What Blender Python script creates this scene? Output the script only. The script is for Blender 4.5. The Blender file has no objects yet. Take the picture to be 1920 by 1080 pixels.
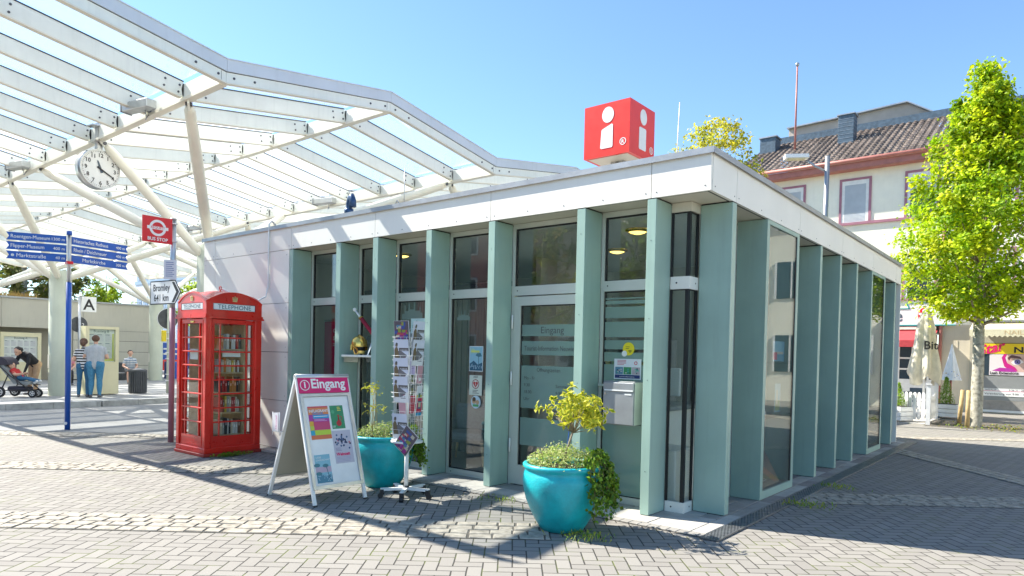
import bpy, bmesh, math, random
from mathutils import Vector, Matrix, Quaternion
from math import sin, cos, pi, radians, sqrt, atan2
scn = bpy.context.scene
COL = scn.collection
R = random.Random(7)

# ------------------------------------------------------------------ camera
cam = bpy.data.cameras.new("camera"); camo = bpy.data.objects.new("camera", cam); COL.objects.link(camo)
yaw, pitch, roll = -0.681474, -0.019086, 0.022563
f_ = Vector((sin(yaw), cos(yaw), 0)); r_ = Vector((cos(yaw), -sin(yaw), 0)); u_ = Vector((0, 0, 1))
f2 = f_*cos(pitch) + u_*sin(pitch); u2 = -f_*sin(pitch) + u_*cos(pitch)
r3 = r_*cos(roll) + u2*sin(roll); u3 = -r_*sin(roll) + u2*cos(roll)
camo.matrix_world = Matrix(((r3.x, u3.x, -f2.x, 2.687), (r3.y, u3.y, -f2.y, -6.268), (r3.z, u3.z, -f2.z, 1.62), (0, 0, 0, 1)))
cam.sensor_width = 36; cam.lens = 24.033; cam.shift_y = 0.07856; cam.clip_end = 3000; cam.clip_start = 0.05
scn.camera = camo
# ------------------------------------------------------------------ light
SAZ, SEL = radians(16.5), radians(43.5)
scn.world = bpy.data.worlds.new("World"); scn.world.use_nodes = True
wn = scn.world.node_tree; wn.nodes.clear()
sky = wn.nodes.new('ShaderNodeTexSky'); sky.sky_type = 'NISHITA'; sky.sun_disc = False
sky.sun_elevation = SEL; sky.sun_rotation = atan2(-cos(SAZ), -sin(SAZ)); sky.air_density = 1.0; sky.dust_density = 0.15; sky.ozone_density = 1.6
bg = wn.nodes.new('ShaderNodeBackground'); bg.inputs[1].default_value = 0.10
wo = wn.nodes.new('ShaderNodeOutputWorld')
tint = wn.nodes.new('ShaderNodeMix'); tint.data_type = 'RGBA'; tint.blend_type = 'MULTIPLY'; tint.inputs[0].default_value = 1; tint.inputs[7].default_value = (.84, .98, 1.08, 1)
wn.links.new(sky.outputs[0], tint.inputs[6]); wn.links.new(tint.outputs[2], bg.inputs[0]); wn.links.new(bg.outputs[0], wo.inputs[0])
sl = bpy.data.lights.new("sun", 'SUN'); sl.energy = 5.0; sl.angle = radians(0.5); sl.color = (1, .945, .84)
so = bpy.data.objects.new("sun", sl); COL.objects.link(so)
trav = Vector((cos(SAZ)*cos(SEL), sin(SAZ)*cos(SEL), -sin(SEL)))
so.rotation_euler = trav.to_track_quat('-Z', 'Y').to_euler(); so.location = (-20, -10, 30)
scn.view_settings.view_transform = 'Standard'; scn.view_settings.look = 'None'
scn.view_settings.exposure = 1.38; scn.view_settings.gamma = 1
scn.render.engine = 'CYCLES'
cy = scn.cycles; cy.max_bounces = 10; cy.transparent_max_bounces = 24; cy.diffuse_bounces = 4; cy.glossy_bounces = 4
cy.transmission_bounces = 6; cy.caustics_reflective = False; cy.caustics_refractive = False

# ------------------------------------------------------------------ materials
MATS = {}
def nt(name):
    m = bpy.data.materials.new(name); m.use_nodes = True; t = m.node_tree; t.nodes.clear()
    o = t.nodes.new('ShaderNodeOutputMaterial'); MATS[name] = m
    return m, t, o
def math_(t, op, *a):
    n = t.nodes.new('ShaderNodeMath'); n.operation = op
    for i, v in enumerate(a):
        if isinstance(v, (int, float)): n.inputs[i].default_value = v
        else: t.links.new(v, n.inputs[i])
    return n.outputs[0]
def pos(t): return t.nodes.new('ShaderNodeNewGeometry').outputs['Position']
def noise(t, v, s, d=3, r=.6):
    n = t.nodes.new('ShaderNodeTexNoise'); n.inputs['Scale'].default_value = s; n.inputs['Detail'].default_value = d
    n.inputs['Roughness'].default_value = r; t.links.new(v, n.inputs['Vector']); return n.outputs[0]
def mixc(t, f, a, b, bt='MIX'):
    n = t.nodes.new('ShaderNodeMix'); n.data_type = 'RGBA'; n.blend_type = bt
    for k, v in ((0, f), (6, a), (7, b)):
        if isinstance(v, (int, float)): n.inputs[k].default_value = v
        elif isinstance(v, tuple): n.inputs[k].default_value = (*v[:3], 1)
        else: t.links.new(v, n.inputs[k])
    return n.outputs[2]
def ramp(t, v, lo, hi):
    n = t.nodes.new('ShaderNodeMapRange'); n.inputs[1].default_value = lo; n.inputs[2].default_value = hi
    t.links.new(v, n.inputs[0]); return n.outputs[0]
def bump(t, h, strength, dist=.01):
    n = t.nodes.new('ShaderNodeBump'); n.inputs['Strength'].default_value = strength; n.inputs['Distance'].default_value = dist
    t.links.new(h, n.inputs['Height']); return n.outputs[0]
def princ(t, o, col, rough=.5, metal=0, nrm=None, spec=.5, coat=0):
    p = t.nodes.new('ShaderNodeBsdfPrincipled')
    if isinstance(col, tuple): p.inputs['Base Color'].default_value = (*col[:3], 1)
    else: t.links.new(col, p.inputs['Base Color'])
    if isinstance(rough, (int, float)): p.inputs['Roughness'].default_value = rough
    else: t.links.new(rough, p.inputs['Roughness'])
    p.inputs['Metallic'].default_value = metal; p.inputs['Specular IOR Level'].default_value = spec
    p.inputs['Coat Weight'].default_value = coat
    if nrm: t.links.new(nrm, p.inputs['Normal'])
    t.links.new(p.outputs[0], o.inputs[0]); return p
def surf(name, col, rough=.5, metal=0, var=.06, vs=3, bmp=0, bs=80, spec=.5, coat=0, dirt=0):
    """plain painted / cast / wooden surface with soft uneven tone, fine grain and optional streaky dirt"""
    m, t, o = nt(name); v = pos(t)
    n1 = noise(t, v, vs, 5)
    a = tuple(max(0, c*(1-var*1.6)) for c in col); b = tuple(min(1, c*(1+var)) for c in col)
    c = mixc(t, ramp(t, n1, .3, .7), a, b)
    if dirt:
        mp = t.nodes.new('ShaderNodeMapping'); mp.inputs['Scale'].default_value = (9, 9, .7); t.links.new(v, mp.inputs[0])
        c = mixc(t, math_(t, 'MULTIPLY', ramp(t, noise(t, mp.outputs[0], 1.5, 4), .52, .8), dirt), c, (.12, .11, .09))
    rg = math_(t, 'ADD', math_(t, 'MULTIPLY', noise(t, v, vs*4, 3), .16), rough-.08)
    nr = bump(t, noise(t, v, bs, 3), bmp, .004) if bmp else None
    princ(t, o, c, rg, metal, nr, spec, coat); return m
def attrmat(name, rough=.5, trans=0, spec=.4, coat=0):
    m, t, o = nt(name); a = t.nodes.new('ShaderNodeAttribute'); a.attribute_name = 'Col'
    c = a.outputs[0]
    if trans:
        v = pos(t); c = mixc(t, ramp(t, noise(t, v, 35, 2), .3, .75), c, mixc(t, .5, c, (.5, .62, .03)))
    else:
        c = mixc(t, ramp(t, noise(t, pos(t), 25, 3), .2, .8), c, mixc(t, .08, c, (.1, .1, .1)))
    p = princ(t, o, c, rough, 0, None, spec, coat)
    if trans:
        tr = t.nodes.new('ShaderNodeBsdfTranslucent'); t.links.new(c, tr.inputs[0])
        mx = t.nodes.new('ShaderNodeMixShader'); mx.inputs[0].default_value = trans
        t.links.new(p.outputs[0], mx.inputs[1]); t.links.new(tr.outputs[0], mx.inputs[2]); t.links.new(mx.outputs[0], o.inputs[0])
    return m
def glass(name, tint=(.9, .94, .92), r0=.05, milky=0, milk=(.9, .93, .92), back=.5):
    """thin pane: same reflection from both sides, optional milky film"""
    m, t, o = nt(name)
    tr = t.nodes.new('ShaderNodeBsdfTransparent'); tr.inputs[0].default_value = (*tint, 1)
    gl = t.nodes.new('ShaderNodeBsdfGlossy'); gl.inputs['Roughness'].default_value = 0
    lw = t.nodes.new('ShaderNodeLayerWeight'); lw.inputs[0].default_value = .5
    fac = math_(t, 'ADD', r0, math_(t, 'MULTIPLY', math_(t, 'POWER', lw.outputs['Facing'], 5), .8*(1-r0)))
    mx = t.nodes.new('ShaderNodeMixShader'); t.links.new(fac, mx.inputs[0])
    t.links.new(tr.outputs[0], mx.inputs[1]); t.links.new(gl.outputs[0], mx.inputs[2]); out = mx.outputs[0]
    if milky:
        d = t.nodes.new('ShaderNodeBsdfTranslucent'); d.inputs[0].default_value = (*milk, 1)
        d2 = t.nodes.new('ShaderNodeBsdfDiffuse'); d2.inputs[0].default_value = (*milk, 1)
        mm = t.nodes.new('ShaderNodeMixShader'); mm.inputs[0].default_value = back
        t.links.new(d.outputs[0], mm.inputs[1]); t.links.new(d2.outputs[0], mm.inputs[2])
        m2 = t.nodes.new('ShaderNodeMixShader'); m2.inputs[0].default_value = milky
        t.links.new(out, m2.inputs[1]); t.links.new(mm.outputs[0], m2.inputs[2]); out = m2.outputs[0]
    t.links.new(out, o.inputs[0]); return m
def emit(name, col, s):
    m, t, o = nt(name); e = t.nodes.new('ShaderNodeEmission'); e.inputs[0].default_value = (*col, 1); e.inputs[1].default_value = s
    t.links.new(e.outputs[0], o.inputs[0]); return m

def paver_mat():
    m, t, o = nt('paver'); v = pos(t)
    mp = t.nodes.new('ShaderNodeMapping'); mp.vector_type = 'POINT'
    mp.inputs['Rotation'].default_value = (0, 0, -radians(39.05)); mp.inputs['Scale'].default_value = (9.6, 9.6, 1)
    rt = t.nodes.new('ShaderNodeVectorRotate'); rt.rotation_type = 'Z_AXIS'; rt.inputs['Angle'].default_value = -radians(39.05)
    t.links.new(v, rt.inputs['Vector'])
    wob = t.nodes.new('ShaderNodeTexNoise'); wob.inputs['Scale'].default_value = 2.5; t.links.new(v, wob.inputs['Vector'])
    wv = t.nodes.new('ShaderNodeVectorMath'); wv.operation = 'MULTIPLY_ADD'; wv.inputs[1].default_value = (.012, .012, 0)
    t.links.new(wob.outputs[1], wv.inputs[0]); t.links.new(rt.outputs[0], wv.inputs[2])
    sp = t.nodes.new('ShaderNodeSeparateXYZ'); t.links.new(wv.outputs[0], sp.inputs[0])
    M = lambda op, *a: math_(t, op, *a)
    x = M('MULTIPLY', sp.outputs[0], 8.8); y = M('MULTIPLY', sp.outputs[1], 8.8)
    i = M('FLOOR', x); j = M('FLOOR', y); fx = M('SUBTRACT', x, i); fy = M('SUBTRACT', y, j)
    k = M('FLOORED_MODULO', M('SUBTRACT', i, j), 4)
    is_ = [M('COMPARE', k, q, .5) for q in range(4)]
    dl = M('ADD', fx, M('MULTIPLY', is_[1], 9)); dr = M('ADD', M('SUBTRACT', 1, fx), M('MULTIPLY', is_[0], 9))
    db = M('ADD', fy, M('MULTIPLY', is_[2], 9)); dt = M('ADD', M('SUBTRACT', 1, fy), M('MULTIPLY', is_[3], 9))
    d = M('MINIMUM', M('MINIMUM', dl, dr), M('MINIMUM', db, dt))
    cb = t.nodes.new('ShaderNodeCombineXYZ'); t.links.new(M('SUBTRACT', i, is_[1]), cb.inputs[0]); t.links.new(M('SUBTRACT', j, is_[2]), cb.inputs[1])
    wnz = t.nodes.new('ShaderNodeTexWhiteNoise'); wnz.noise_dimensions = '2D'; t.links.new(cb.outputs[0], wnz.inputs['Vector'])
    base = mixc(t, wnz.outputs[0], (.25, .232, .205), (.315, .295, .26))
    big = ramp(t, noise(t, v, .35, 4), .3, .7)
    base = mixc(t, M('MULTIPLY', big, .35), base, (.24, .23, .212))
    base = mixc(t, ramp(t, noise(t, v, 260, 2, .8), .3, .75), mixc(t, .5, base, (.2, .19, .18)), base)
    st = ramp(t, noise(t, v, 3.3, 5, .7), .62, .74); base = mixc(t, M('MULTIPLY', st, .3), base, (.17, .16, .14))
    vo = t.nodes.new('ShaderNodeTexVoronoi'); vo.inputs['Scale'].default_value = 1.7; t.links.new(v, vo.inputs['Vector'])
    base = mixc(t, M('MULTIPLY', M('LESS_THAN', vo.outputs['Distance'], .028), .55), base, (.10, .095, .09))
    vo2 = t.nodes.new('ShaderNodeTexVoronoi'); vo2.inputs['Scale'].default_value = 2.3; t.links.new(v, vo2.inputs['Vector'])
    base = mixc(t, M('MULTIPLY', M('LESS_THAN', vo2.outputs['Distance'], .022), .4), base, (.6, .58, .54))
    odd = M('GREATER_THAN', wnz.outputs[0], .93); base = mixc(t, M('MULTIPLY', odd, .45), base, (.19, .175, .16))
    jm = ramp(t, d, .026, .068)
    moss = ramp(t, noise(t, v, 2.1, 4), .5, .62)
    joint = mixc(t, moss, (.045, .041, .036), (.10, .12, .03))
    c = mixc(t, jm, joint, base)
    h = M('ADD', M('MULTIPLY', jm, 1), M('MULTIPLY', noise(t, v, 180, 2), .25))
    h = M('ADD', h, M('MULTIPLY', wnz.outputs[0], .3))
    princ(t, o, c, .82, 0, bump(t, h, .6, .006), .3)
paver_mat()
def tile_mat():
    """roof tiles: rows across the slope and wavy columns"""
    m, t, o = nt('roof_tile'); v = pos(t); sp = t.nodes.new('ShaderNodeSeparateXYZ'); t.links.new(v, sp.inputs[0])
    M = lambda op, *a: math_(t, op, *a)
    y = M('MULTIPLY', sp.outputs[1], 3.4); j = M('FLOOR', y); fy = M('SUBTRACT', y, j)
    x = M('MULTIPLY', sp.outputs[0], 3.9); i = M('FLOOR', x); fx = M('SUBTRACT', x, i)
    wave = M('SINE', M('MULTIPLY', fx, pi))
    cb = t.nodes.new('ShaderNodeCombineXYZ'); t.links.new(i, cb.inputs[0]); t.links.new(j, cb.inputs[1])
    w = t.nodes.new('ShaderNodeTexWhiteNoise'); w.noise_dimensions = '2D'; t.links.new(cb.outputs[0], w.inputs['Vector'])
    c = mixc(t, w.outputs[0], (.13, .10, .085), (.26, .205, .17))
    c = mixc(t, M('MULTIPLY', M('LESS_THAN', fx, .12), .85), c, (.02, .018, .016))
    c = mixc(t, M('MULTIPLY', M('LESS_THAN', fy, .12), .7), c, (.03, .025, .02))
    h = M('ADD', wave, M('SUBTRACT', 1, fy))
    princ(t, o, c, .7, 0, bump(t, h, .9, .05), .3)
tile_mat()
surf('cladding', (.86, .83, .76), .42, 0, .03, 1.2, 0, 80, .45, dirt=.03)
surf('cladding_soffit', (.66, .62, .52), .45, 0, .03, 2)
surf('fin_green', (.315, .455, .395), .36, 0, .06, 1.5, 0, 80, .5, dirt=.14)
surf('alu_frame', (.60, .62, .56), .38, .25, .03, 4)
surf('gasket', (.012, .012, .013), .5)
surf('joint_dark', (.05, .05, .052), .7)
surf('zinc', (.36, .38, .40), .42, .6, .1, 3)
surf('steel', (.52, .53, .53), .33, .85, .08, 6)
surf('stainless', (.62, .61, .58), .22, .95, .05, 6)
surf('white_metal', (.80, .80, .78), .42, .05, .04, 3)
surf('cream_metal', (.84, .80, .68), .45, .05, .04, 2.5, dirt=.05)
surf('canopy_plate', (.90, .91, .83), .42, .05, .04, 2, dirt=.10)
surf('canopy_fascia', (.66, .70, .75), .4, .1, .04, 1.5, dirt=.08)
surf('column_paint', (.56, .585, .46), .5, 0, .06, 1.5, .1, 60, .4, dirt=.12)
surf('bolt', (.10, .10, .11), .4, .7)
surf('phone_red', (.74, .02, .010), .30, 0, .10, 3, .12, 45, .5, .35, dirt=.10)
surf('phone_red_worn', (.42, .03, .02), .5, 0, .25, 6, .3, 60)
surf('gold', (.75, .52, .14), .25, .9, .1, 20)
surf('crown_gold', (.78, .66, .30), .45, .4, .1, 20)
surf('sign_white', (.82, .82, .80), .4, 0, .03, 8)
surf('sign_red', (.66, .008, .018), .35, 0, .05, 4)
surf('cube_red', (.82, .035, .02), .35, 0, .03, 3)
surf('sign_blue', (.008, .085, .42), .35, 0, .06, 5)
surf('ink_black', (.015, .015, .018), .5)
surf('magenta', (.66, .006, .14), .4, 0, .03, 5)
surf('pot_glaze', (.005, .40, .45), .42, 0, .14, 7, .9, 50, .5, .15, dirt=.05)
surf('soil', (.05, .035, .022), .95, 0, .4, 30, .9, 60)
surf('asphalt', (.24, .237, .228), .85, 0, .12, 1.2, .5, 220)
surf('platform_slab', (.36, .35, .33), .8, 0, .15, 1.5, .4, 150)
surf('kerb_stone', (.40, .40, .38), .8, 0, .22, 4, .6, 90)
surf('slab_light', (.42, .40, .365), .75, 0, .12, 5, .3, 120)
surf('slab_mid', (.31, .295, .27), .75, 0, .14, 5, .3, 120)
surf('slab_dark', (.25, .225, .215), .75, 0, .14, 5, .3, 120)
surf('joint_sand', (.11, .098, .08), .95, 0, .3, 8, .5, 120)
surf('sett', (.36, .322, .26), .75, 0, .3, 11, .5, 90)
surf('sett_grey', (.36, .345, .32), .75, 0, .26, 11, .7, 90)
surf('drain_steel', (.24, .25, .26), .45, .7, .2, 12)
surf('render_cream', (.86, .82, .69), .8, 0, .05, 1.2, .4, 120, dirt=.06)
surf('render_pink', (.56, .30, .26), .85, 0, .08, 1.2, .4, 120)
surf('render_beige', (.60, .54, .42), .85, 0, .08, .9, .4, 120, dirt=.1)
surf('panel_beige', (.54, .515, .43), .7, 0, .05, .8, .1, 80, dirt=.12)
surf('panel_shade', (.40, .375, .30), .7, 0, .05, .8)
surf('parapet_render', (.46, .40, .35), .9, 0, .1, 2, .6, 30)
surf('mauve_trim', (.36, .16, .21), .6, 0, .08, 3)
surf('gutter_red', (.40, .15, .12), .5, 0, .12, 4)
surf('slate', (.08, .12, .16), .45, 0, .25, 8, .6, 20)
surf('shutter_white', (.50, .53, .56), .55)
surf('white_paint', (.76, .76, .74), .55, 0, .06, 6, .2, 60)
surf('awning_red', (.46, .045, .055), .75, 0, .1, 8)
surf('awning_cream', (.66, .61, .42), .75, 0, .08, 8)
surf('canvas', (.70, .64, .50), .85, 0, .1, 6, .4, 200)
surf('canvas_white', (.74, .77, .82), .85, 0, .06, 6)
surf('bark', (.29, .24, .17), .9, 0, .3, 9, .9, 30)
surf('bark_pale', (.36, .34, .27), .85, 0, .35, 12, .9, 35)
surf('twig', (.16, .12, .06), .9)
surf('stake_wood', (.50, .36, .17), .8, 0, .2, 10, .5, 60)
surf('wood_light', (.62, .46, .25), .6, 0, .15, 10)
surf('concrete_dark', (.085, .09, .095), .7, 0, .15, 8, .3, 60)
surf('cabinet_cream', (.74, .68, .44), .5, 0, .04, 2, dirt=.06)
surf('yellow_paint', (.80, .60, .02), .4)
surf('tyre', (.02, .02, .022), .8)
surf('black_plastic', (.02, .02, .022), .45)
surf('pram_grey', (.25, .27, .27), .85, 0, .08, 12)
surf('pram_dark', (.05, .045, .06), .85)
surf('skin', (.62, .36, .25), .55, 0, .06, 20)
surf('hair_brown', (.12, .06, .035), .7, 0, .25, 60)
surf('hair_dark', (.022, .017, .015), .6, 0, .2, 60)
surf('hair_grey', (.30, .22, .17), .7, 0, .25, 60)
surf('jeans', (.035, .13, .24), .85, 0, .15, 25)
surf('jeans_light', (.06, .22, .36), .85, 0, .15, 25)
surf('tee_grey', (.42, .44, .46), .85, 0, .08, 14)
surf('cloth_black', (.02, .02, .024), .85, 0, .15, 20)
surf('cloth_pink', (.55, .22, .27), .85)
surf('cloth_beige', (.50, .33, .20), .85, 0, .1, 14)
surf('cloth_blue', (.20, .35, .45), .85, 0, .1, 14)
surf('cloth_white', (.66, .66, .66), .85)
surf('cloth_red', (.5, .03, .03), .85)
surf('shoe', (.10, .10, .115), .7)
surf('car_red', (.45, .01, .02), .25, .2, .05, 3, 0, 80, .5, .6)
surf('car_dark', (.04, .045, .06), .25, .2, .05, 3, 0, 80, .5, .6)
surf('office_white', (.66, .69, .72), .7, 0, .05, .6)
surf('office_blue', (.30, .42, .56), .6, 0, .06, .6)
surf('office_grey', (.30, .34, .40), .7, 0, .06, .6)
surf('window_dark', (.03, .05, .07), .12, 0, .1, 1)
surf('floor_int', (.26, .25, .23), .45, 0, .1, 2)
surf('wall_int', (.50, .49, .44), .85, 0, .05, 1)
surf('ceiling_int', (.80, .82, .80), .85, 0, .04, 1)
surf('curtain', (.24, .24, .21), .9, 0, .1, 3)
surf('furniture', (.24, .25, .25), .6)
surf('fabric_grey', (.20, .23, .25), .9, 0, .1, 30)
surf('hay', (.45, .30, .10), .9)
surf('leather_black', (.02, .018, .016), .4)
surf('velvet_red', (.30, .005, .03), .8)
surf('terracotta', (.38, .10, .05), .6)
surf('sheet_blue', (.05, .10, .20), .35, .5)
attrmat('print', .38, 0, .45)
attrmat('print_matt', .8, 0, .2)
attrmat('leaf', .5, .5, .3)
glass('window_glass', (.93, .96, .95), .10)
glass('office_glass', (.6, .7, .76), .08)
glass('canopy_glass', (.97, .99, 1), .03, .10, (.95, .97, .98), .2)
glass('canopy_glass_white', (.97, .99, 1), .03, .5, (.97, .98, .98), .1)
glass('frosted', (.85, .92, .9), .03, .42, (.55, .74, .68))
glass('case_glass', (.96, .98, .97), .03)
emit('lamp_glow', (1, .66, .16), 1.6)

# ------------------------------------------------------------------ mesh builder
class MB:
    def __init__(s, mat='print'): s.v = []; s.f = []; s.fm = []; s.fc = []; s.sm = []; s.mat = mat; s.col = (1, 1, 1); s.smooth = False; s.M = None
    def _v(s, p):
        p = Vector(p)
        if s.M is not None: p = s.M @ p
        s.v.append(p); return len(s.v)-1
    def face(s, ids): s.f.append(tuple(ids)); s.fm.append(s.mat); s.fc.append(s.col); s.sm.append(s.smooth)
    def poly(s, pts): s.face([s._v(p) for p in pts])
    def box(s, x0, x1, y0, y1, z0, z1):
        if x0 > x1: x0, x1 = x1, x0
        if y0 > y1: y0, y1 = y1, y0
        if z0 > z1: z0, z1 = z1, z0
        i = [s._v(p) for p in ((x0, y0, z0), (x1, y0, z0), (x1, y1, z0), (x0, y1, z0), (x0, y0, z1), (x1, y0, z1), (x1, y1, z1), (x0, y1, z1))]
        for q in ((0, 3, 2, 1), (4, 5, 6, 7), (0, 1, 5, 4), (1, 2, 6, 5), (2, 3, 7, 6), (3, 0, 4, 7)): s.face([i[k] for k in q])
        return s
    def bbox(s, x0, x1, y0, y1, z0, z1, b=.01):
        """box with chamfered edges"""
        bm = bmesh.new(); bmesh.ops.create_cube(bm, size=1)
        for v in bm.verts: v.co = Vector(((x0+x1)/2+v.co.x*(x1-x0), (y0+y1)/2+v.co.y*(y1-y0), (z0+z1)/2+v.co.z*(z1-z0)))
        bmesh.ops.bevel(bm, geom=bm.edges[:], offset=b, segments=1, affect='EDGES', profile=.5)
        s.addbm(bm); return s
    def addbm(s, bm, M=None):
        bm.verts.ensure_lookup_table(); base = len(s.v)
        for v in bm.verts: s._v(M @ v.co if M else v.co)
        for f in bm.faces: s.face([base+v.index for v in f.verts])
        bm.free()
    def obox(s, c, ax, ay, az, hx, hy, hz):
        c = Vector(c); ax = Vector(ax).normalized()*hx; ay = Vector(ay).normalized()*hy; az = Vector(az).normalized()*hz
        i = [s._v(c+a*ax+b*ay+d*az) for d in (-1, 1) for a, b in ((-1, -1), (1, -1), (1, 1), (-1, 1))]
        for q in ((0, 3, 2, 1), (4, 5, 6, 7), (0, 1, 5, 4), (1, 2, 6, 5), (2, 3, 7, 6), (3, 0, 4, 7)): s.face([i[k] for k in q])
    def bar(s, p0, p1, w, h, up=(0, 0, 1)):
        p0, p1 = Vector(p0), Vector(p1); d = (p1-p0); L = d.length; d.normalize(); sd = d.cross(Vector(up)).normalized(); uu = sd.cross(d)
        s.obox((p0+p1)/2, d, sd, uu, L/2, w/2, h/2)
    def tube(s, p0, p1, r0, r1=None, n=10, cap=True):
        r1 = r0 if r1 is None else r1; p0, p1 = Vector(p0), Vector(p1); d = (p1-p0).normalized()
        a = d.orthogonal().normalized(); b = d.cross(a); sm = s.smooth
        A = [s._v(p0+(a*cos(2*pi*k/n)+b*sin(2*pi*k/n))*r0) for k in range(n)]
        B = [s._v(p1+(a*cos(2*pi*k/n)+b*sin(2*pi*k/n))*r1) for k in range(n)]
        s.smooth = True
        for k in range(n): s.face((A[k], A[(k+1) % n], B[(k+1) % n], B[k]))
        s.smooth = False
        if cap: s.face(A[::-1]); s.face(B)
        s.smooth = sm
    def path(s, pts, r, n=8, closed=False):
        pts = [Vector(p) for p in pts]; rr = r if isinstance(r, (list, tuple)) else [r]*len(pts); rings = []; a = None
        m = len(pts)
        for i, p in enumerate(pts):
            if closed: d = (pts[(i+1) % m]-pts[i-1]).normalized()
            else: d = ((pts[min(i+1, m-1)]-pts[max(i-1, 0)])).normalized()
            if a is None: a = d.orthogonal().normalized()
            a = (a-d*a.dot(d)).normalized(); b = d.cross(a)
            rings.append([s._v(p+(a*cos(2*pi*k/n)+b*sin(2*pi*k/n))*rr[i]) for k in range(n)])
        sm = s.smooth; s.smooth = True
        for i in range(m if closed else m-1):
            A, B = rings[i], rings[(i+1) % m]
            for k in range(n): s.face((A[k], A[(k+1) % n], B[(k+1) % n], B[k]))
        s.smooth = False
        if not closed: s.face(rings[0][::-1]); s.face(rings[-1])
        s.smooth = sm
    def lathe(s, prof, c=(0, 0, 0), n=32, smooth=True):
        c = Vector(c); rings = [[s._v(c+Vector((r*cos(2*pi*k/n), r*sin(2*pi*k/n), z))) for k in range(n)] for r, z in prof]
        sm = s.smooth; s.smooth = smooth
        for A, B in zip(rings, rings[1:]):
            for k in range(n): s.face((A[k], A[(k+1) % n], B[(k+1) % n], B[k]))
        s.smooth = sm
    def disc(s, c, nrm, r, n=24, t=0.0):
        c = Vector(c); d = Vector(nrm).normalized(); a = d.orthogonal().normalized(); b = d.cross(a)
        if t: s.tube(c, c+d*t, r, r, n)
        else: s.poly([c+(a*cos(2*pi*k/n)+b*sin(2*pi*k/n))*r for k in range(n)])
    def ring(s, c, nrm, r0, r1, n=32, t=.004):
        c = Vector(c); d = Vector(nrm).normalized(); a = d.orthogonal().normalized(); b = d.cross(a)
        P = lambda r, k, h: c+(a*cos(2*pi*k/n)+b*sin(2*pi*k/n))*r+d*h
        for k in range(n):
            s.poly((P(r0, k, t), P(r1, k, t), P(r1, k+1, t), P(r0, k+1, t))); s.poly((P(r1, k, 0), P(r1, k+1, 0), P(r1, k+1, t), P(r1, k, t)))
            s.poly((P(r0, k+1, 0), P(r0, k, 0), P(r0, k, t), P(r0, k+1, t)))
    def prism(s, pts, off):
        """extrude a planar polygon by the vector off"""
        off = Vector(off); n = len(pts); A = [s._v(p) for p in pts]; B = [s._v(Vector(p)+off) for p in pts]
        s.face(A[::-1]); s.face(B)
        for k in range(n): s.face((A[k], A[(k+1) % n], B[(k+1) % n], B[k]))
    def sphere(s, c, r, n=12, m=8, sc=(1, 1, 1)):
        c = Vector(c); rows = []
        for j in range(m+1):
            th = pi*j/m
            rows.append([s._v(c+Vector((r*sc[0]*sin(th)*cos(2*pi*k/n), r*sc[1]*sin(th)*sin(2*pi*k/n), r*sc[2]*cos(th)))) for k in range(n)])
        sm = s.smooth; s.smooth = True
        for j in range(m):
            for k in range(n): s.face((rows[j+1][k], rows[j+1][(k+1) % n], rows[j][(k+1) % n], rows[j][k]))
        s.smooth = sm
    def text(s, body, o, right, up, size, align='LEFT', t=.0015, bold=0, sx=1):
        """lettering as real faces; o = baseline point, size = cap-height-ish font size"""
        cu = bpy.data.curves.new('lettering', 'FONT'); cu.body = body; cu.size = size; cu.align_x = align; cu.offset = bold; cu.resolution_u = 3
        ob = bpy.data.objects.new('lettering', cu); COL.objects.link(ob)
        dg = bpy.context.evaluated_depsgraph_get(); me = ob.evaluated_get(dg).to_mesh()
        o = Vector(o); rr = Vector(right).normalized(); uu = Vector(up).normalized(); nn = rr.cross(uu).normalized()
        base = len(s.v)
        for v in me.vertices: s._v(o+rr*v.co.x*sx+uu*v.co.y+nn*t)
        for p in me.polygons: s.face([base+k for k in p.vertices])
        ob.evaluated_get(dg).to_mesh_clear(); bpy.data.objects.remove(ob); bpy.data.curves.remove(cu)
    def build(s, name, parent=None, bevel=0):
        if not s.v: s.v = [Vector((0, 0, 0))]
        me = bpy.data.meshes.new(name); me.from_pydata([tuple(v) for v in s.v], [], s.f)
        names = list(dict.fromkeys(s.fm)) or ['print']
        for n in names: me.materials.append(MATS[n])
        ix = {n: i for i, n in enumerate(names)}
        me.polygons.foreach_set('material_index', [ix[m] for m in s.fm]); me.polygons.foreach_set('use_smooth', s.sm)
        if any(n.startswith('print') or n == 'leaf' for n in names):
            ca = me.color_attributes.new('Col', 'FLOAT_COLOR', 'CORNER'); buf = []
            for f, c in zip(s.f, s.fc): buf.extend((c[0], c[1], c[2], 1.0)*len(f))
            ca.data.foreach_set('color', buf)
        me.update()
        o = bpy.data.objects.new(name, me); COL.objects.link(o)
        if parent is not None: o.parent = parent
        if bevel:
            b = o.modifiers.new('bevel', 'BEVEL'); b.width = bevel; b.segments = 2; b.limit_method = 'ANGLE'
        return o
def tag(o, label=None, cat=None, group=None, kind=None):
    if label: o['label'] = label
    if cat: o['category'] = cat
    if group: o['group'] = group
    if kind: o['kind'] = kind
    return o
def thing(name, label, cat, loc=(0, 0, 0), rotz=0, group=None):
    o = bpy.data.objects.new(name, None); COL.objects.link(o); o.location = loc; o.rotation_euler = (0, 0, rotz); o.empty_display_size = .2
    return tag(o, label, cat, group)
def struct(mb, name, kind='structure'): return tag(mb.build(name), kind=kind)
def clone(root, loc, rotz, label=None, group=None):
    r = root.copy(); COL.objects.link(r); r.location = loc; r.rotation_euler = (0, 0, rotz)
    if label: r['label'] = label
    if group: r['group'] = group
    for ch in list(root.children):
        c = ch.copy(); COL.objects.link(c); c.parent = r
        for g in ch.children:
            d = g.copy(); COL.objects.link(d); d.parent = c
    return r
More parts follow.
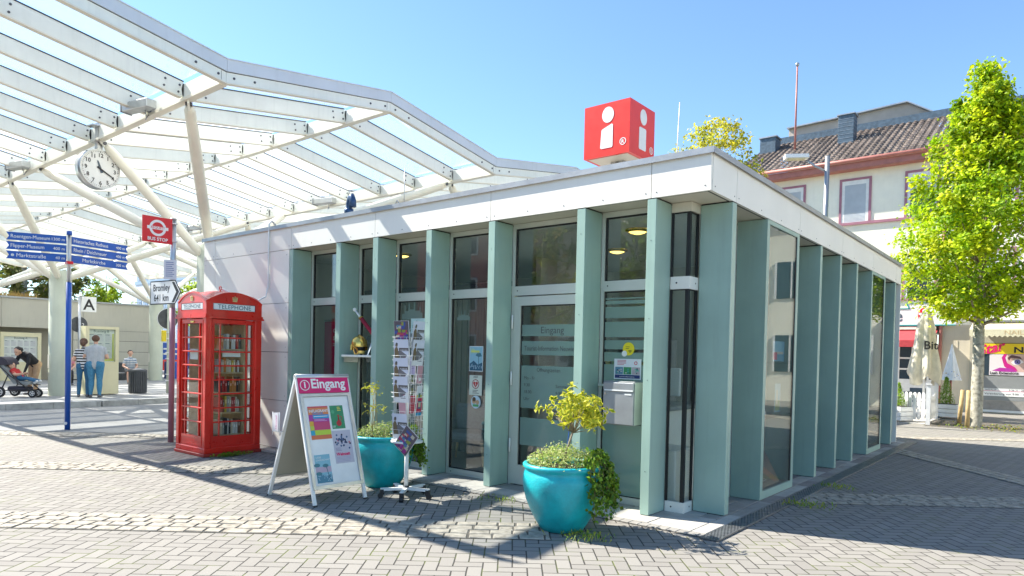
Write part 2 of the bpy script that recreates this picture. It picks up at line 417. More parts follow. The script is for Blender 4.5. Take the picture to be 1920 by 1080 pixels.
def hexc(r, g, b):
    f = lambda c: ((c/255+.055)/1.055)**2.4 if c > 10 else c/255/12.92
    return (f(r), f(g), f(b))
X_, Y_, Z_ = Vector((1, 0, 0)), Vector((0, 1, 0)), Vector((0, 0, 1))
# ------------------------------------------------------------------ ground
CX, CY_ = 2.687, -6.268
def PV(D, L, z=0): return Vector((CX-.63*D+.7766*L, CY_+.7766*D+.63*L, z))
g = MB('paver'); g.poly([(-400, -400, 0), (400, -400, 0), (400, 400, 0), (-400, 400, 0)]); struct(g, 'ground')
g = MB('asphalt'); g.poly([(-17.5, -6.3, .004), (-9.9, -.05, .004), (-9.9, 60, .004), (-60, 60, .004), (-17.5, 8, .004)]); struct(g, 'road')
def sett_strip(D0, D1, L0, L1, swap=False, mat='sett', s=.14, ln=.16):
    b = MB('joint_sand'); q = (lambda a, c, z: PV(c, a, z)) if swap else PV
    b.poly([q(D0, L0, .004), q(D0, L1, .004), q(D1, L1, .004), q(D1, L0, .004)][::(-1 if not swap else 1)])
    b.mat = mat; rows = max(1, round((D1-D0)/s)); h = (D1-D0)/rows; ph = R.random()*6
    for i in range(rows):
        l = L0-R.random()*ln
        while l < L1:
            w = ln*R.uniform(.8, 1.5); g_ = .008
            a0, a1, c0, c1 = D0+i*h+g_*1.2+R.uniform(-.004, .004), D0+(i+1)*h-g_*1.2+R.uniform(-.004, .004), max(l, L0)+g_, min(l+w, L1)-g_
            if c1-c0 > .03:
                z = .010+R.uniform(0, .003); e = .006; j = lambda: R.uniform(-.005, .005)
                lo = [(a0+j(), c0+j()), (a0+j(), c1+j()), (a1+j(), c1+j()), (a1+j(), c0+j())]; am, cm = (a0+a1)/2, (c0+c1)/2
                hi = [(x+(e if x < am else -e), y+(e if y < cm else -e)) for x, y in lo]
                A = [b._v(q(x, y, .005)) for x, y in lo]; B = [b._v(q(x, y, z+R.uniform(-.002, .002))) for x, y in hi]
                o = -1 if not swap else 1
                for k in range(4): b.face((A[k], A[(k+1) % 4], B[(k+1) % 4], B[k])[::o])
                b.face(B[::o])
            l += w
    return struct(b, 'sett_paving')
sett_strip(5.98, 6.56, -9, .38)
sett_strip(8.86, 9.36, -11, -2.0, s=.12)
sett_strip(12.1, 12.6, -14, -5.9, s=.12)
sett_strip(7.78, 8.42, 3.15, 9)
sett_strip(7.0, 7.45, 9.2, 12.9, swap=True)
sett_strip(14.8, 15.2, 8.3, 16, s=.12)

# slabs round the kiosk
sb = MB('joint_sand')
sb.poly([(-9.9, -.36, .004), (.15, -.36, .004), (.15, 0, .004), (-9.9, 0, .004)]); sb.poly([(-9.9, 0, .004), (.15, 0, .004), (.15, 9.8, .004), (-9.9, 9.8, .004)])
def slabs(x0, x1, y0, y1, sx, sy, wts):
    x = x0; i = 0
    while x < x1-.02:
        xe = min(x+sx, x1); y = y0-(sy/2 if i % 2 else 0)
        while y < y1-.02:
            a, c = max(y, y0), min(y+sy, y1)
            if c-a > .03:
                sb.mat = R.choices(('slab_light', 'slab_mid', 'slab_dark'), wts)[0]
                sb.bbox(x+.004, xe-.004, a+.004, c-.004, .002, .016+R.uniform(-.0015, .0015), .004)
            y += sy
        x += sx; i += 1
slabs(-9.9, 0, -.24, .37, .45, .305, (7, 3, 1)); slabs(0, .15, -.24, 9.8, .152, .46, (3, 3, 2)); slabs(-.37, 0, .38, 9.8, .185, .62, (3, 3, 2))
sb.mat = 'slab_mid'
x = -9.9
while x < .14: sb.bbox(x+.003, x+.097, -.35, -.25, .002, .014, .003); x += .1
struct(sb, 'paving_slabs')
d = thing('drain_channel', 'long perforated steel drain channel in the paving beside the row of green fins', 'drain', (.24, -.4, 0))
dm = MB('drain_steel'); y = 0.0
while y < 10.4:
    dm.box(-.085, -.075, y, y+.498, .004, .020); dm.box(.075, .085, y, y+.498, .004, .020)
    k = 0
    while k < 12:
        yy = y+.0415*k
        if yy < 3.5:
            dm.box(-.075, .075, yy, yy+.016, .006, .018)
            for q in range(5): dm.box(-.075+.03*q+(.015 if k % 2 else 0), -.063+.03*q+(.015 if k % 2 else 0), yy+.016, yy+.0415, .006, .018)
        else: dm.box(-.075, .075, yy, yy+.026, .006, .018)
        k += 1
    y += .5
dm.build('grate', d)
dm = MB('gasket'); dm.poly([(-.08, 0, .005), (.08, 0, .005), (.08, 10.45, .005), (-.08, 10.45, .005)]); dm.build('channel', d)

# bus platform with kerb
KP = [(-17.9, -14), (-17.62, -5), (-17.52, -1.1), (-17.45, 1), (-17.85, 3.1), (-19.0, 6), (-21, 9.2), (-24, 12.5), (-30, 17), (-40, 22)]
pm = MB('platform_slab'); pm.prism([(x, y, 0) for x, y in KP]+[(-60, 22, 0), (-60, -14, 0)], (0, 0, .148)); struct(pm, 'bus_platform')
km = MB('kerb_stone')
for (xa, ya), (xb, yb) in zip(KP, KP[1:]):
    a, b_ = Vector((xa, ya, 0)), Vector((xb, yb, 0)); L = (b_-a).length; d_ = (b_-a)/L; n_ = Vector((d_.y, -d_.x, 0)); k = 0.0
    while k < L-.01:
        e = min(k+1.0, L); km.obox(a+d_*(k+e)/2+n_*.06+Z_*.078, d_, n_, Z_, (e-k)/2-.006, .1, .078); k = e
km.build('kerb')['kind'] = 'structure'

# ------------------------------------------------------------------ kiosk
K = thing('tourist_information_kiosk', 'flat-roofed tourist information kiosk with pale fascia and upright green fins', 'building')
FB, FT = 3.245, 3.622
def part(mb, name, parent=K, bevel=0): return mb.build(name, parent, bevel)
JL = [-9.83, -9.411, -6.998, -4.939, -2.785, -.634, 0]
for a, b_ in zip(JL, JL[1:]):
    m = MB('cladding'); m.box(a+.004, b_-.004, 0, .035, FB, FT); m.mat = 'bolt'
    n = max(2, int((b_-a)/.5)+1)
    for i in range(n): m.disc((a+.06+(b_-a-.12)*i/(n-1), -.0005, FB+.05), (0, -1, 0), .0065, 8, .003)
    part(m, 'fascia_panel')
JR = [0.036, .65, 2.8, 4.93, 7.05, 9.1, 9.65]
for a, b_ in zip(JR, JR[1:]):
    m = MB('cladding'); m.box(-.035, 0, a+.004, b_-.004, FB, FT); m.mat = 'bolt'
    n = max(2, int((b_-a)/.55)+1)
    for i in range(n): m.disc((.0005, a+.06+(b_-a-.12)*i/(n-1), FB+.05), (1, 0, 0), .0065, 8, .003)
    part(m, 'fascia_panel')
m = MB('cladding'); m.box(-9.83, 0, 9.62, 9.65, 0, FT); m.box(-9.83, -9.8, .036, 9.62, 0, FT); part(m, 'rear_wall')
m = MB('joint_dark'); m.box(-9.79, -.036, .036, .06, FB+.003, FT-.01); m.box(-.06, -.036, .06, 9.61, FB+.003, FT-.01)
m.mat = 'slab_mid'; m.box(-9.79, -.06, .06, 9.61, FB+.06, FT-.06); part(m, 'roof')
m = MB('zinc'); m.box(-9.86, .03, -.03, .12, FT+.002, FT+.028); m.box(-.12, .03, .12, 9.68, FT+.002, FT+.028); m.box(-9.86, -9.7, .12, 9.68, FT+.002, FT+.028)
m.box(-9.7, -.12, 9.55, 9.68, FT+.002, FT+.028); m.box(-9.86, .03, -.033, -.03, FT-.03, FT+.03); m.box(.03, .033, -.033, 9.68, FT-.03, FT+.03); part(m, 'roof_edging')
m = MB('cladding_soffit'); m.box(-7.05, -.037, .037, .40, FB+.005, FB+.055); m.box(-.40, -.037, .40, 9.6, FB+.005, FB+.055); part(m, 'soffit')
# closed wall at the left
zs = [0.02, .80, 1.59, 2.385, FB-.004]
for z0, z1 in zip(zs, zs[1:]):
    for a, b_ in ((-9.83, -9.411), (-9.411, -7.05)):
        m = MB('cladding'); m.box(a+.004, b_-.004, 0, .03, z0+.004, z1-.004)
        m.mat = 'bolt'
        for px in (a+.07, b_-.07):
            for pz_ in (z0+.08, z1-.08): m.disc((px, -.0005, pz_), (0, -1, 0), .006, 6, .002)
        part(m, 'wall_panel')
m = MB('joint_dark'); m.box(-9.79, -7.06, .03, .30, 0, FB-.01); part(m, 'wall_core')
# fins
FL = [(-7.045, -6.947), (-5.825, -5.717), (-4.982, -4.87), (-3.899, -3.798), (-2.812, -2.71), (-1.526, -1.419), (-.672, -.572)]
for a, b_ in FL:
    m = MB('fin_green'); m.bbox(a, b_, .002, .345, .022, FB-.01, .003); m.mat = 'gasket'; m.box(a+.01, b_-.01, .02, .33, 0, .022); m.box(a+.004, b_-.004, .006, .34, FB-.01, FB+.004)
    m.mat = 'bolt'
    for z in (.5, 1.3, 2.1, 2.9): m.disc(((a+b_)/2, .0015, z+R.uniform(-.1, .1)), (0, -1, 0), .005, 6, .002)
    part(m, 'fin')
for a, b_ in [(.56, .672), (3.77, 3.87), (4.83, 4.93), (5.87, 5.97), (9.05, 9.153)]:
    m = MB('fin_green'); m.bbox(-.345, -.002, a, b_, .022, FB-.01, .003); m.mat = 'gasket'; m.box(-.33, -.02, a+.01, b_-.01, 0, .022); m.box(-.34, -.006, a+.004, b_-.004, FB-.01, FB+.004)
    part(m, 'fin')
def pane(mb_parent, x0, x1, y0, y1, z0, z1, mat='window_glass'):
    m = MB(mat); m.box(x0, x1, y0, y1, z0, z1); return m.build('pane', mb_parent)
GY = .37
def bay(x0, x1, door=False, low=.09):
    m = MB('alu_frame')
    m.box(x0, x0+.04, GY-.02, GY+.05, 0, 3.245); m.box(x1-.035, x1, GY-.02, GY+.05, 0, 3.245)
    m.box(x0+.04, x1-.035, GY-.02, GY+.05, 3.185, 3.245); m.box(x0+.04, x1-.035, GY-.025, GY+.05, 2.36, 2.475)
    if not door: m.box(x0+.04, x1-.035, GY-.025, GY+.05, 0.012, low)
    m.mat = 'gasket'
    for z0, z1 in ((2.475, 3.185),)+(() if door else ((low, 2.36),)):
        m.box(x0+.04, x0+.055, GY-.005, GY+.03, z0, z1); m.box(x1-.05, x1-.035, GY-.005, GY+.03, z0, z1); m.box(x0+.055, x1-.05, GY-.005, GY+.03, z1-.014, z1); m.box(x0+.055, x1-.05, GY-.005, GY+.03, z0, z0+.008)
    m.disc((x0+.09, GY-.0255, 2.42), (0, -1, 0), .008, 8, .002)
    if not door: m.disc((x0+.1, GY-.0255, .05), (0, -1, 0), .008, 8, .002)
    w = m.build('window', K)
    pane(w, x0+.055, x1-.05, GY+.008, GY+.02, 2.483, 3.171)
    if not door: pane(w, x0+.055, x1-.05, GY+.008, GY+.02, low+.008, 2.346)
    return w
BL = [(-6.945, -5.827), (-5.715, -4.984), (-4.868, -3.901), (-3.796, -2.814), (-1.417, -.674)]
wins = [bay(a, b_) for a, b_ in BL]
wdoor = bay(-2.708, -1.528, True)
dr = MB('alu_frame'); x0, x1 = -2.66, -1.57
dr.box(x0, x0+.10, GY-.03, GY+.03, .03, 2.345); dr.box(x1-.10, x1, GY-.03, GY+.03, .03, 2.345); dr.box(x0+.10, x1-.10, GY-.03, GY+.03, 2.235, 2.345); dr.box(x0+.10, x1-.10, GY-.03, GY+.03, .03, .27)
dr.mat = 'gasket'; dr.box(x0+.1, x0+.112, GY-.012, GY+.02, .27, 2.235); dr.box(x1-.112, x1-.1, GY-.012, GY+.02, .27, 2.235); dr.box(x0+.112, x1-.112, GY-.012, GY+.02, 2.223, 2.235)
door = dr.build('door', K)
pane(door, x0+.112, x1-.112, GY, GY+.012, .271, 2.222)
h = MB('white_metal')
for z in (.42, 1.25, 1.95): h.tube((x0-.012, GY-.045, z), (x0-.012, GY-.045, z+.17), .012, n=8)
h.build('hinge', door)
h = MB('stainless'); h.tube((x1-.05, GY-.08, .95), (x1-.05, GY-.08, 1.65), .014, n=10); h.tube((x1-.05, GY-.08, 1.0), (x1-.05, GY-.03, 1.0), .01); h.tube((x1-.05, GY-.08, 1.6), (x1-.05, GY-.03, 1.6), .01); h.build('handle', door)
fb = MB('frosted')
for z0, z1 in ((1.86, 2.0), (1.63, 1.80), (.98, 1.50), (.52, .86)): fb.box(x0+.114, x1-.114, GY-.004, GY-.002, z0, z1)
fb.build('frosted_film', door)
tx = MB('ink_black'); tx.mat = 'concrete_dark'
tx.text('Eingang', (-2.09, GY-.005, 1.895), X_, Z_, .115, 'CENTER'); tx.text('Tourist-Information Neuwied', (-2.12, GY-.005, 1.685), X_, Z_, .082, 'CENTER', sx=.78)
tx.text('Öffnungszeiten', (-2.13, GY-.005, 1.43), X_, Z_, .068, 'CENTER', sx=.85)
for i, (a, b_) in enumerate((('Mo - Fr', ''), ('9.30', 'Samstag'), ('18.00', '9.30'), ('Uhr', '13.00'))): tx.text(a, (-2.5, GY-.005, 1.33-.085*i), X_, Z_, .055); tx.text(b_, (-2.02, GY-.005, 1.33-.085*i), X_, Z_, .055)
tx.build('lettering', door)
# frosted film with clear stripes in the bay with the letter box
fb = MB('frosted')
for z0, z1 in ((2.215, 2.255), (2.27, 2.285), (2.06, 2.185), (1.85, 2.02), (1.715, 1.815), (1.58, 1.68), (.10, 1.545)): fb.box(-1.36, -.726, GY-.003, GY-.001, z0, z1)
fb.build('frosted_film', wins[4])
# corner glazing
cg = MB('cladding')
cg.box(-.571, -.36, .36, .41, .012, .125); cg.box(-.41, -.36, .41, .575, .012, .125)
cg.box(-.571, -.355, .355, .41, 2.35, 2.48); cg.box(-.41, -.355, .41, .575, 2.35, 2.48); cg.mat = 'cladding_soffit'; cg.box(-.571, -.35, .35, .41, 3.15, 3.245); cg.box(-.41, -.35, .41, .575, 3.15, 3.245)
cg.mat = 'gasket'
for z0, z1 in ((.125, 2.35), (2.48, 3.15)):
    cg.box(-.41, -.372, .372, .41, z0, z1); cg.box(-.571, -.556, .365, .39, z0, z1); cg.box(-.39, -.365, .552, .575, z0, z1); cg.box(-.556, -.41, .372, .39, z1-.012, z1); cg.box(-.39, -.372, .41, .552, z1-.012, z1)
cg.mat = 'stainless'; cg.box(-.576, -.571, .355, .38, .01, 3.15)
for xx, yy, n_ in ((-.50, .3595, (0, -1, 0)), (-.3595, .50, (1, 0, 0))):
    cg.mat = 'gasket'; cg.disc((xx, yy, .07), n_, .009, 8, .002); cg.disc((xx, yy-.005 if n_[0] == 0 else yy, 2.415), n_ if n_[0] == 0 else (1, 0, 0), .009, 8, .006)
cgo = cg.build('corner_window', K)
for z0, z1 in ((.127, 2.338), (2.482, 3.138)): pane(cgo, -.556, -.41, .376, .386, z0, z1); pane(cgo, -.386, -.376, .41, .552, z0, z1)
# glazing behind the right-hand fins and two projecting showcase windows
for y0, y1 in ((.674, 1.598), (2.802, 3.768), (3.872, 4.828), (4.932, 5.868), (5.972, 6.96), (8.112, 9.048), (9.155, 9.62)):
    m = MB('alu_frame'); m.box(-.40, -.35, y0, y0+.04, .01, 3.245); m.box(-.40, -.35, y1-.04, y1, .01, 3.245); m.box(-.4, -.35, y0+.04, y1-.04, .012, .1); m.box(-.4, -.35, y0+.04, y1-.04, 3.18, 3.245); m.box(-.4, -.35, y0+.04, y1-.04, 2.36, 2.46)
    w = m.build('window', K); pane(w, -.385, -.375, y0+.04, y1-.04, .1, 2.36); pane(w, -.385, -.375, y0+.04, y1-.04, 2.46, 3.18)
for y0, y1 in ((1.60, 2.80), (6.97, 8.11)):
    m = MB('fin_green'); m.box(-.345, -.03, y0, y0+.04, .022, FB-.008); m.box(-.345, -.03, y1-.04, y1, .022, FB-.008)
    m.box(-.03, 0, y0, y0+.085, .022, FB-.008); m.box(-.03, 0, y1-.085, y1, .022, FB-.008); m.box(-.03, 0, y0+.085, y1-.085, .022, .11); m.box(-.03, 0, y0+.085, y1-.085, 3.19, FB-.008)
    m.mat = 'gasket'; m.box(-.022, -.006, y0+.085, y0+.095, .11, 3.19); m.box(-.022, -.006, y1-.105, y1-.085, .11, 3.19)
    m.mat = 'furniture'; m.box(-.345, -.03, y0+.04, y1-.04, .06, .10)
    w = m.build('showcase_window', K); pane(w, -.02, -.01, y0+.095, y1-.105, .11, 3.19)
# inside
m = MB('floor_int'); m.box(-9.78, -.41, .42, 9.6, -.03, .015); part(m, 'floor')
m = MB('ceiling_int'); m.box(-9.78, -.41, .42, 9.6, 3.18, 3.24); part(m, 'ceiling')
m = MB('wall_int'); m.box(-7.6, -.9, 4.6, 4.7, .015, 3.18); m.box(-7.7, -7.6, .42, 4.7, .015, 3.18); m.box(-3.9, -3.8, 2.4, 4.6, .015, 3.18); part(m, 'inner_wall')
m = MB('curtain'); x = -7.0
while x < -4.0: m.box(x, x+.05, 1.9+R.uniform(0, .03), 1.95, .03, 2.55); x += .06
part(m, 'vertical_blind')
m = MB('alu_frame'); m.box(-7.6, -.9, 1.86, 1.98, 2.58, 2.68); m.mat = 'gasket'; m.box(-7.6, -3.9, 1.88, 1.96, 2.68, 2.76); part(m, 'ceiling_beam')
LPS = [(-1.4, 1.13), (-2.4, 2.35), (-5.51, 1.02)]
for (x, y), lb in zip(LPS, ('round yellow ceiling lamp nearest the corner, seen through the pane above the letter box', 'round yellow ceiling lamp deeper in the room, seen through the pane above the letter box', 'round lit ceiling lamp seen through the pane left of the entrance bays')):
    t = thing('ceiling_lamp', lb, 'lamp', (x, y, 3.18), 0, 'lit ceiling lamps inside the kiosk')
    m = MB('lamp_glow'); m.lathe([(0.001, -.06), (.04, -.057), (.08, -.045), (.11, -.03)], n=24); m.build('bulb', t)
    m = MB('gold'); m.lathe([(.11, -.035), (.15, -.02), (.15, 0)], n=24); m.build('rim', t)
# ------------------------------------------------------------------ printed matter
def prect(m, o, rt, up, x0, y0, x1, y1, c, t=.0):
    n = rt.cross(up).normalized(); m.col = c
    m.poly([o+rt*a+up*b+n*t for a, b in ((x0, y0), (x1, y0), (x1, y1), (x0, y1))])
def pcirc(m, o, rt, up, cx, cy, r, c, t=.0, n=18, sx=1):
    nn = rt.cross(up).normalized(); m.col = c
    m.poly([o+rt*(cx+cos(2*pi*k/n)*r*sx)+up*(cy+sin(2*pi*k/n)*r)+nn*t for k in range(n)])
def ppoly(m, o, rt, up, pts, c, t=0):
    nn = rt.cross(up).normalized(); m.col = c; m.poly([o+rt*a+up*b+nn*t for a, b in pts])
def lines(m, o, rt, up, x0, x1, y, n, dy, c, h=.004, t=.0012):
    for i in range(n): prect(m, o, rt, up, x0, y-dy*i, x0+(x1-x0)*R.uniform(.55, 1), y-dy*i+h, c, t)
def sheet(m, o, rt, up, w, h, c, th=.0015):
    n = rt.cross(up).normalized(); m.col = c
    m.obox(o+rt*w/2+up*h/2-n*th/2, rt, up, n, w/2, h/2, th/2)
    return o
WHT = (.78, .78, .77); INK = (.03, .03, .035); GRY = (.3, .3, .32); MAG = (.66, .006, .14)
V = Vector
# posters stuck to the panes (parts of the pane they are stuck to would move with the kiosk)
m = MB('print'); o = V((-3.42, GY-.004, 1.40)); sheet(m, o, X_, Z_, .24, .33, (.75, .8, .8))
prect(m, o, X_, Z_, .01, .01, .23, .32, (.30, .55, .66), .001); ppoly(m, o, X_, Z_, [(.01, .01), (.23, .01), (.23, .12), (.15, .09), (.08, .14), (.01, .10)], (.03, .12, .20), .0015)
ppoly(m, o, X_, Z_, [(.16, .05), (.17, .05), (.17, .19), (.22, .2), (.2, .24), (.15, .25), (.11, .21), (.16, .19)], (.06, .2, .26), .002); prect(m, o, X_, Z_, .03, .25, .18, .275, (.7, .75, .2), .002)
for k in range(14): prect(m, o, X_, Z_, .02+.015*k, .02+R.random()*.05, .027+.015*k, .05+R.random()*.06, (.5, .7, .8), .0022)
m.mat = 'print'; m.col = (.75, .8, .25); m.text('Liebe\nLandschaft', (-3.40, GY-.005, 1.675), X_, Z_, .036, t=.002); m.build('poster', wins[3])
m = MB('print'); o = V((-3.41, GY-.004, 1.09)); sheet(m, o, X_, Z_, .22, .26, (.72, .76, .66)); pcirc(m, o, X_, Z_, .11, .145, .062, (.33, .02, .02), .001, 24); pcirc(m, o, X_, Z_, .11, .145, .052, (.75, .75, .68), .0015, 24)
ppoly(m, o, X_, Z_, [(.11, .10), (.15, .145), (.15, .168), (.13, .178), (.11, .165), (.09, .178), (.07, .168), (.07, .145)], (.55, .03, .03), .002); ppoly(m, o, X_, Z_, [(.112, .165), (.098, .14), (.11, .14), (.105, .115), (.125, .148), (.113, .148)], WHT, .0025)
lines(m, o, X_, Z_, .06, .17, .06, 3, .018, INK, .006); m.col = INK; m.text('AED', (-3.30, GY-.005, 1.315), X_, Z_, .04, 'CENTER', t=.002); m.build('poster', wins[3])
m = MB('print'); o = V((-3.37, GY-.004, .92)); pcirc(m, o, X_, Z_, .08, .08, .085, (.55, .7, .8), .001); pcirc(m, o, X_, Z_, .05, .09, .035, (.6, .38, .22), .002); pcirc(m, o, X_, Z_, .11, .08, .03, (.6, .38, .22), .002); pcirc(m, o, X_, Z_, .05, .115, .03, (.1, .06, .03), .0025); prect(m, o, X_, Z_, .03, .02, .13, .05, (.1, .4, .15), .002); m.build('sticker', wins[3])
m = MB('print'); o = V((-4.56, GY-.004, 1.90)); sheet(m, o, X_, Z_, .36, .21, (.50, .66, .66)); lines(m, o, X_, Z_, .03, .33, .03, 3, -.025, (.02, .25, .28), .008); pcirc(m, o, X_, Z_, .12, .16, .018, INK, .002); m.col = (.02, .3, .32); m.text('Willkommen', (-4.53, GY-.005, 1.99), X_, Z_, .045, t=.002); m.build('poster', wins[2])
for o, s, wi in ((V((-4.75, GY-.003, 2.10)), 1, 2), (V((-3.66, GY-.003, 2.07)), .55, 3)):
    m = MB('frosted')
    for (a, b_, h_) in ((0, .05, .08), (.05, .07, .2), (.07, .13, .12), (.13, .16, .22), (.16, .24, .14), (.24, .27, .24), (.27, .36, .12), (.36, .38, .17), (.38, .42, .09)): m.poly([o+X_*a*s, o+X_*b_*s, o+X_*b_*s+Z_*h_*s, o+X_*a*s+Z_*h_*s])
    m.build('skyline_film', wins[wi])
m = MB('print'); o = V((-1.225, GY-.010, 1.385)); sheet(m, o, X_, Z_, .335, .225, (.72, .75, .78), .004); prect(m, o, X_, Z_, .012, .012, .323, .05, (.02, .04, .16), .001)
for k, c in enumerate(((.10, .25, .35), (.05, .30, .12), (.45, .38, .42))):
    a = .015+.105*k; prect(m, o, X_, Z_, a, .055, a+.098, .135, c, .001)
    for q in range(9): xx, yy = a+R.uniform(.005, .07), R.uniform(.06, .115); prect(m, o, X_, Z_, xx, yy, xx+.02, yy+.012, R.choice(((.6, .7, .7), (.02, .06, .1), (.1, .5, .4), (.5, .5, .45))), .0015)
lines(m, o, X_, Z_, .04, .18, .205, 4, .015, (.6, .1, .15), .006); m.ring(o+X_*.27+Z_*.18, (0, -1, 0), .012, .02, 16, .002); m.col = WHT; m.text('tourist information', (-1.06, GY-.011, 1.407), X_, Z_, .024, 'CENTER', t=.003)
m.build('notice', wins[4])
m = MB('print'); o = V((-1.05, GY-.008, 1.72)); pcirc(m, o, X_, Z_, 0, 0, .072, (.80, .66, .02), .001, 28); pcirc(m, o, X_, Z_, -.05, -.052, .033, WHT, .002)
lines(m, o, X_, Z_, -.035, .035, .02, 2, .018, INK, .005, .003); m.mat = 'ink_black'
for r_0 in (.012, .022, .032):
    for k in range(6): 
        a = radians(50+80*k/6); b_ = radians(50+80*(k+1)/6); c0 = o+X_*.02-Z_*.05-Y_*.003
        m.poly([c0+X_*cos(a)*r_0+Z_*sin(a)*r_0, c0+X_*cos(a)*(r_0+.005)+Z_*sin(a)*(r_0+.005), c0+X_*cos(b_)*(r_0+.005)+Z_*sin(b_)*(r_0+.005), c0+X_*cos(b_)*r_0+Z_*sin(b_)*r_0])
m.build('sticker', wins[4])
# showcase content
m = MB('print'); o = V((-.12, 1.98, .60)); m.col = (.05, .05, .06)
o = V((-.10, 2.22, 1.62)); sheet(m, o, Y_, Z_, .42, .25, (.2, .45, .6)); prect(m, o, Y_, Z_, .0, .0, .42, .09, (.10, .30, .45), .002); prect(m, o, Y_, Z_, .05, .09, .38, .12, (.5, .45, .4), .002); prect(m, o, Y_, Z_, .0, .02, .14, .11, (.5, .02, .12), .003)
o = V((-.14, 2.45, .98)); sheet(m, o, Y_, Z_, .22, .36, (.28, .5, .6)); prect(m, o, Y_, Z_, .02, .02, .20, .15, (.35, .45, .2), .002); prect(m, o, Y_, Z_, .05, .1, .1, .28, (.6, .58, .45), .003)
o = V((-.16, 2.0, .96)); sheet(m, o, Y_, V((-.2, 0, 1)).normalized(), .21, .26, (.66, .66, .68)); lines(m, o, Y_, V((-.2, 0, 1)).normalized(), .03, .18, .2, 8, .02, INK)
m.build('display_card', K)
m = MB('case_glass'); m.box(-.33, -.04, 1.66, 2.72, 1.595, 1.605); m.box(-.33, -.04, 1.66, 2.72, .93, .94); m.build('display_shelf', K)
u = V((-.45, -.08, .9)).normalized(); rt = V((0, 1, 0)); m = MB('print'); o = V((-.06, 1.86, .12)); sheet(m, o, rt, u, .62, .46, (.16, .12, .10), .01)
ppoly(m, o, rt, u, [(.02, .44), (.08, .46), (.2, .34), (.3, .25), (.5, .12), (.6, .02), (.45, .02), (.3, .12), (.14, .24), (.02, .36)], (.30, .13, .08), .002); ppoly(m, o, rt, u, [(.0, .46), (.08, .46), (.14, .38), (.06, .3), (0, .32)], (.45, .25, .16), .003)
lines(m, o, rt, u, .06, .26, .16, 5, .022, (.6, .6, .55), .006, .004); m.build('advertising_board', K)
# things inside, seen through the panes
t = thing('roll_up_banner', 'magenta roll-up banner standing inside the leftmost glazed bay', 'banner', (-7.15, .95, .015))
m = MB('magenta'); m.box(-.25, .35, -.004, .004, .08, 2.12); m.mat = 'steel'; m.box(-.27, .37, -.06, .06, 0, .08); m.box(-.27, .37, -.012, .012, 2.12, 2.15); m.box(-.265, -.2, .005, .02, .08, 2.12); m.build('banner_sheet', t)
m = MB('sign_white'); m.text('creo', (.0, -.006, 1.93), X_, Z_, .14, bold=.003); m.text('som', (0, -.006, 1.80), X_, Z_, .14, bold=.003)
lines(m, V((0, -.006, 0)), X_, Z_, 0, .25, 1.73, 2, .03, WHT, .012, .0); m.build('lettering', t)
t = thing('reception_desk', 'pale grey reception desk standing in the corner of the kiosk', 'desk', (-1.2, 1.3, .015))
m = MB('furniture'); m.bbox(-.35, .35, -.3, .9, 1.0, 1.05, .01); m.mat = 'cladding'; m.box(-.3, .3, -.25, .85, 0, 1.0); m.build('counter', t)
t = thing('computer_monitor', 'flat computer monitor seen from behind on the reception desk', 'monitor', (-1.05, 1.15, 1.066))
m = MB('white_metal'); m.bbox(-.25, .25, -.02, .02, .12, .45, .01); m.build('screen', t); m = MB('steel'); m.box(-.1, .1, -.08, .08, 0, .012); m.tube((0, 0, .01), (0, 0, .15), .02); m.build('stand', t)
t = thing('filing_cabinet', 'low pale cabinet standing inside the narrow corner window', 'cabinet', (-.75, .75, .015))
m = MB('cladding'); m.bbox(-.28, .2, -.2, .3, .02, .62, .01); m.build('body', t); m = MB('stainless'); m.tube((-.1, -.205, .5), (-.1, -.225, .5), .025, n=14); m.build('knob', t)
t = thing('armchair', 'grey upholstered armchair with wooden legs behind the tall pane', 'chair', (-4.2, 1.25, .015), radians(20))
m = MB('fabric_grey'); m.bbox(-.35, .35, -.32, .32, .32, .46, .05); m.build('seat', t); m = MB('fabric_grey'); m.bbox(-.36, .36, .25, .38, .42, .85, .05); m.build('backrest', t)
for sx in (-1, 1):
    m = MB('fabric_grey'); m.bbox(sx*.38-.04, sx*.38+.04, -.3, .34, .34, .62, .03); m.build('armrest', t)
    for sy in (-1, 1): m = MB('wood_light'); m.tube((sx*.3, sy*.26, .33), (sx*.36, sy*.33, 0), .022, .014); m.build('leg', t)
for j, (lx, ly, lz, lb) in enumerate(((-2.6, 3.3, 0, 'dark brochure shelf on the back wall seen through the entrance door'), (-6.3, 1.6, 0, 'brochure shelf standing behind the magenta banner'))):
    t = thing('brochure_shelf', lb, 'shelf', (lx, ly, .015))
    m = MB('furniture'); m.box(-.6, .6, .18, .2, 0, 1.9); m.box(-.62, -.6, -.1, .2, 0, 1.9); m.box(.6, .62, -.1, .2, 0, 1.9)
    for k in range(6): m.box(-.6, .6, -.1, .18, .1+.33*k, .12+.33*k)
    m.build('rack', t)
    m = MB('print')
    for k in range(5):
        for q in range(7): m.col = R.choice(((.5, .1, .1), (.6, .6, .55), (.1, .25, .4), (.5, .42, .1), (.2, .35, .15), (.35, .1, .3))); m.box(-.56+.165*q, -.43+.165*q, -.02, 0, .13+.33*k, .36+.33*k)
    tag(m.build('leaflets', t), kind='stuff')
